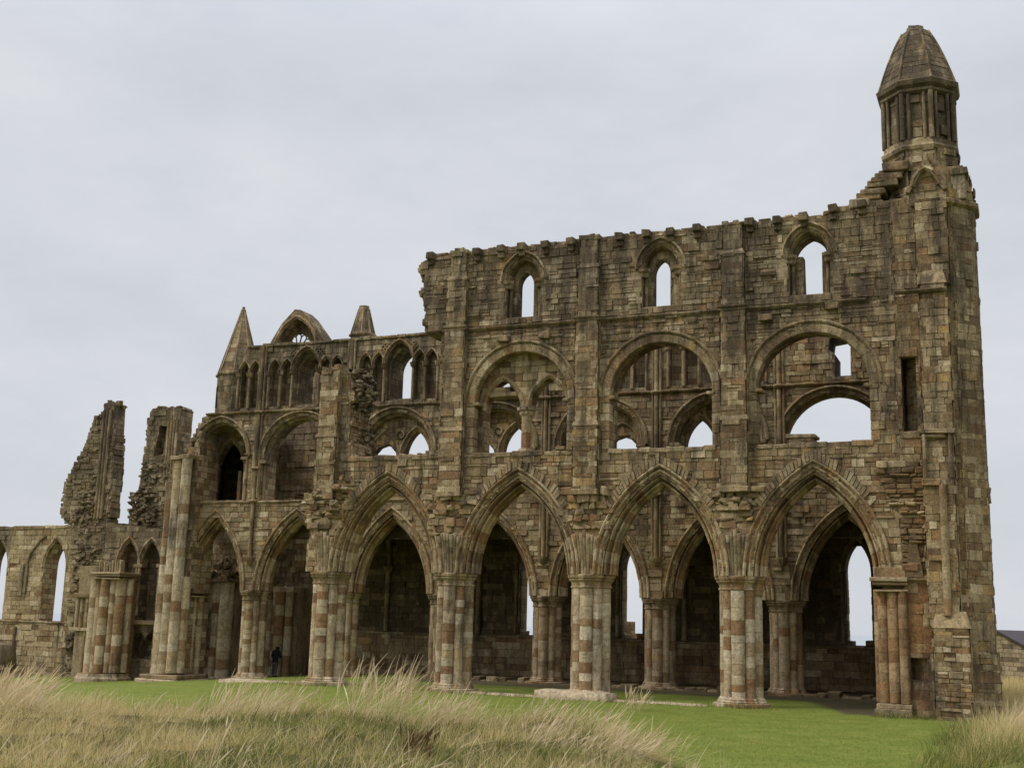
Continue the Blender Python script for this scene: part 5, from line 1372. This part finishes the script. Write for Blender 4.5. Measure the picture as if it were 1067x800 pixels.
n = len(x); blades('weed_tuft', G_SEED, x, y, RNG.uniform(.35, .8, n), RNG.uniform(.008, .014, n), RNG.normal(.4, .3, n), RNG.uniform(.1, .6, n), 'small dry weed tuft at end of long stone slab', 'weeds', RNG.normal(0, .8, n), 1.6)
fx = np.concatenate([RNG.normal(c, .75, 260) for c in P1] + [RNG.uniform(4, 7.6, 700), RNG.uniform(-9.5, -1, 500)]); fy = np.concatenate([RNG.uniform(-.55, -.2, 260) for c in P1] + [np.where(RNG.random(700) < .5, RNG.uniform(-1.1, -.85, 700), RNG.uniform(-.5, -.3, 700)), RNG.uniform(-.9, -.3, 500)])
blades('lawn_edge_grass', G_GRN, fx, fy, RNG.uniform(.08, .32, len(fx)), RNG.uniform(.014, .024, len(fx)), RNG.uniform(0, .6, len(fx)), RNG.uniform(0, 1, len(fx)), 'uncut fringe of grass at the feet of the piers', 'grass', RNG.uniform(0, 6.28, len(fx)))
# mown lawn: short blades where it comes close
px, D, x, y = scatter(170000, -300, 560, 18, 36.5, lambda px, D, x, y: (1-.75*both(px, D))*ss(39, 24, D))
k = ~((y > -.75) & (x > -17)); x, y = x[k], y[k]; n = len(x); pt_ = vnoise(x, y, 1.7, 51)*.6+vnoise(x, y, 5., 52)*.4
blades('lawn_grass', G_LAWN, x, y, RNG.uniform(.03, .08, n)*(.4+1.3*pt_), RNG.uniform(.006, .012, n), RNG.uniform(0, .8, n), RNG.uniform(0, .8, n), 'short mown lawn grass before the arcade', 'grass', RNG.uniform(0, 6.28, n), rnd=np.clip(pt_*1.3-.15+RNG.normal(0, .2, n), 0, 1))

# ================================================================== SKY, SUN, CAMERA
w = bpy.data.worlds.new('World'); sc.world = w; w.use_nodes = True; nt = w.node_tree
SUN_EL, SUN_AZ = math.radians(48), math.radians(-128)     # azimuth of the sun from +Y, clockwise
bg = nt.nodes['Background']; sky = N(nt, 'ShaderNodeTexSky'); sky.sky_type = 'NISHITA'; sky.sun_disc = False; sky.sun_elevation = SUN_EL; sky.sun_rotation = SUN_AZ; sky.air_density = 1.; sky.dust_density = 3.
tc = N(nt, 'ShaderNodeTexCoord'); mp = N(nt, 'ShaderNodeMapping'); mp.inputs['Scale'].default_value = (1, 1, 2.4); nt.links.new(tc.outputs['Generated'], mp.inputs[0])
n1 = noise(nt, mp.outputs[0], 3.0, 7, .6)
cr = ramp(nt, [(.32, (6.2, 6.5, 7.1)), (.5, (6.85, 7.1, 7.6)), (.68, (7.55, 7.7, 8.0))]); nt.links.new(n1.outputs[0], cr.inputs[0])
sz = N(nt, 'ShaderNodeSeparateXYZ'); nt.links.new(tc.outputs['Generated'], sz.inputs[0])      # an overcast sky is brightest overhead
zr_ = N(nt, 'ShaderNodeMapRange'); zr_.inputs[1].default_value = .42; zr_.inputs[2].default_value = .95; zr_.inputs[3].default_value = 1.; zr_.inputs[4].default_value = 2.3; nt.links.new(sz.outputs[2], zr_.inputs[0])
vs = N(nt, 'ShaderNodeVectorMath', operation='SCALE'); nt.links.new(mixc(nt, .93, sky.outputs[0], cr.outputs[0]), vs.inputs[0]); nt.links.new(zr_.outputs[0], vs.inputs['Scale']); nt.links.new(vs.outputs[0], bg.inputs[0]); bg.inputs[1].default_value = .10
for n_ in nt.nodes:
    if n_.type == 'MIX': n_.clamp_result = False
L = bpy.data.lights.new('sun', 'SUN'); L.energy = 1.9; L.angle = math.radians(22); L.color = (1., .95, .88)
so = bpy.data.objects.new('sun', L); COL.objects.link(so)
sd = Vector((math.sin(SUN_AZ)*math.cos(SUN_EL), math.cos(SUN_AZ)*math.cos(SUN_EL), math.sin(SUN_EL)))
so.rotation_euler = (-sd).to_track_quat('-Z', 'Y').to_euler()
cd = bpy.data.cameras.new('camera'); co = bpy.data.objects.new('camera', cd); COL.objects.link(co); sc.camera = co
cd.sensor_fit = 'HORIZONTAL'; cd.sensor_width = 36; cd.lens = 1250/1067*36; cd.clip_end = 6000; cd.clip_start = .1
PIT, ROL = .19433, .027305
cy, sy, cp_, sp_ = math.cos(YAW), math.sin(YAW), math.cos(PIT), math.sin(PIT)
fw = Vector((sy*cp_, cy*cp_, sp_)); rt = Vector((cy, -sy, 0)); up = rt.cross(fw)
r2 = rt*math.cos(ROL)+up*math.sin(ROL); u2 = -rt*math.sin(ROL)+up*math.cos(ROL)
co.matrix_world = Matrix(((r2.x, u2.x, -fw.x, CAM.x), (r2.y, u2.y, -fw.y, CAM.y), (r2.z, u2.z, -fw.z, CAM.z), (0, 0, 0, 1)))
sc.view_settings.view_transform = 'Standard'; sc.view_settings.look = 'None'; sc.view_settings.exposure = 0; sc.view_settings.gamma = 1
sc.render.engine = 'CYCLES'; sc.cycles.max_bounces = 6; sc.cycles.use_denoising = True; sc.cycles.denoising_prefilter = 'ACCURATE'
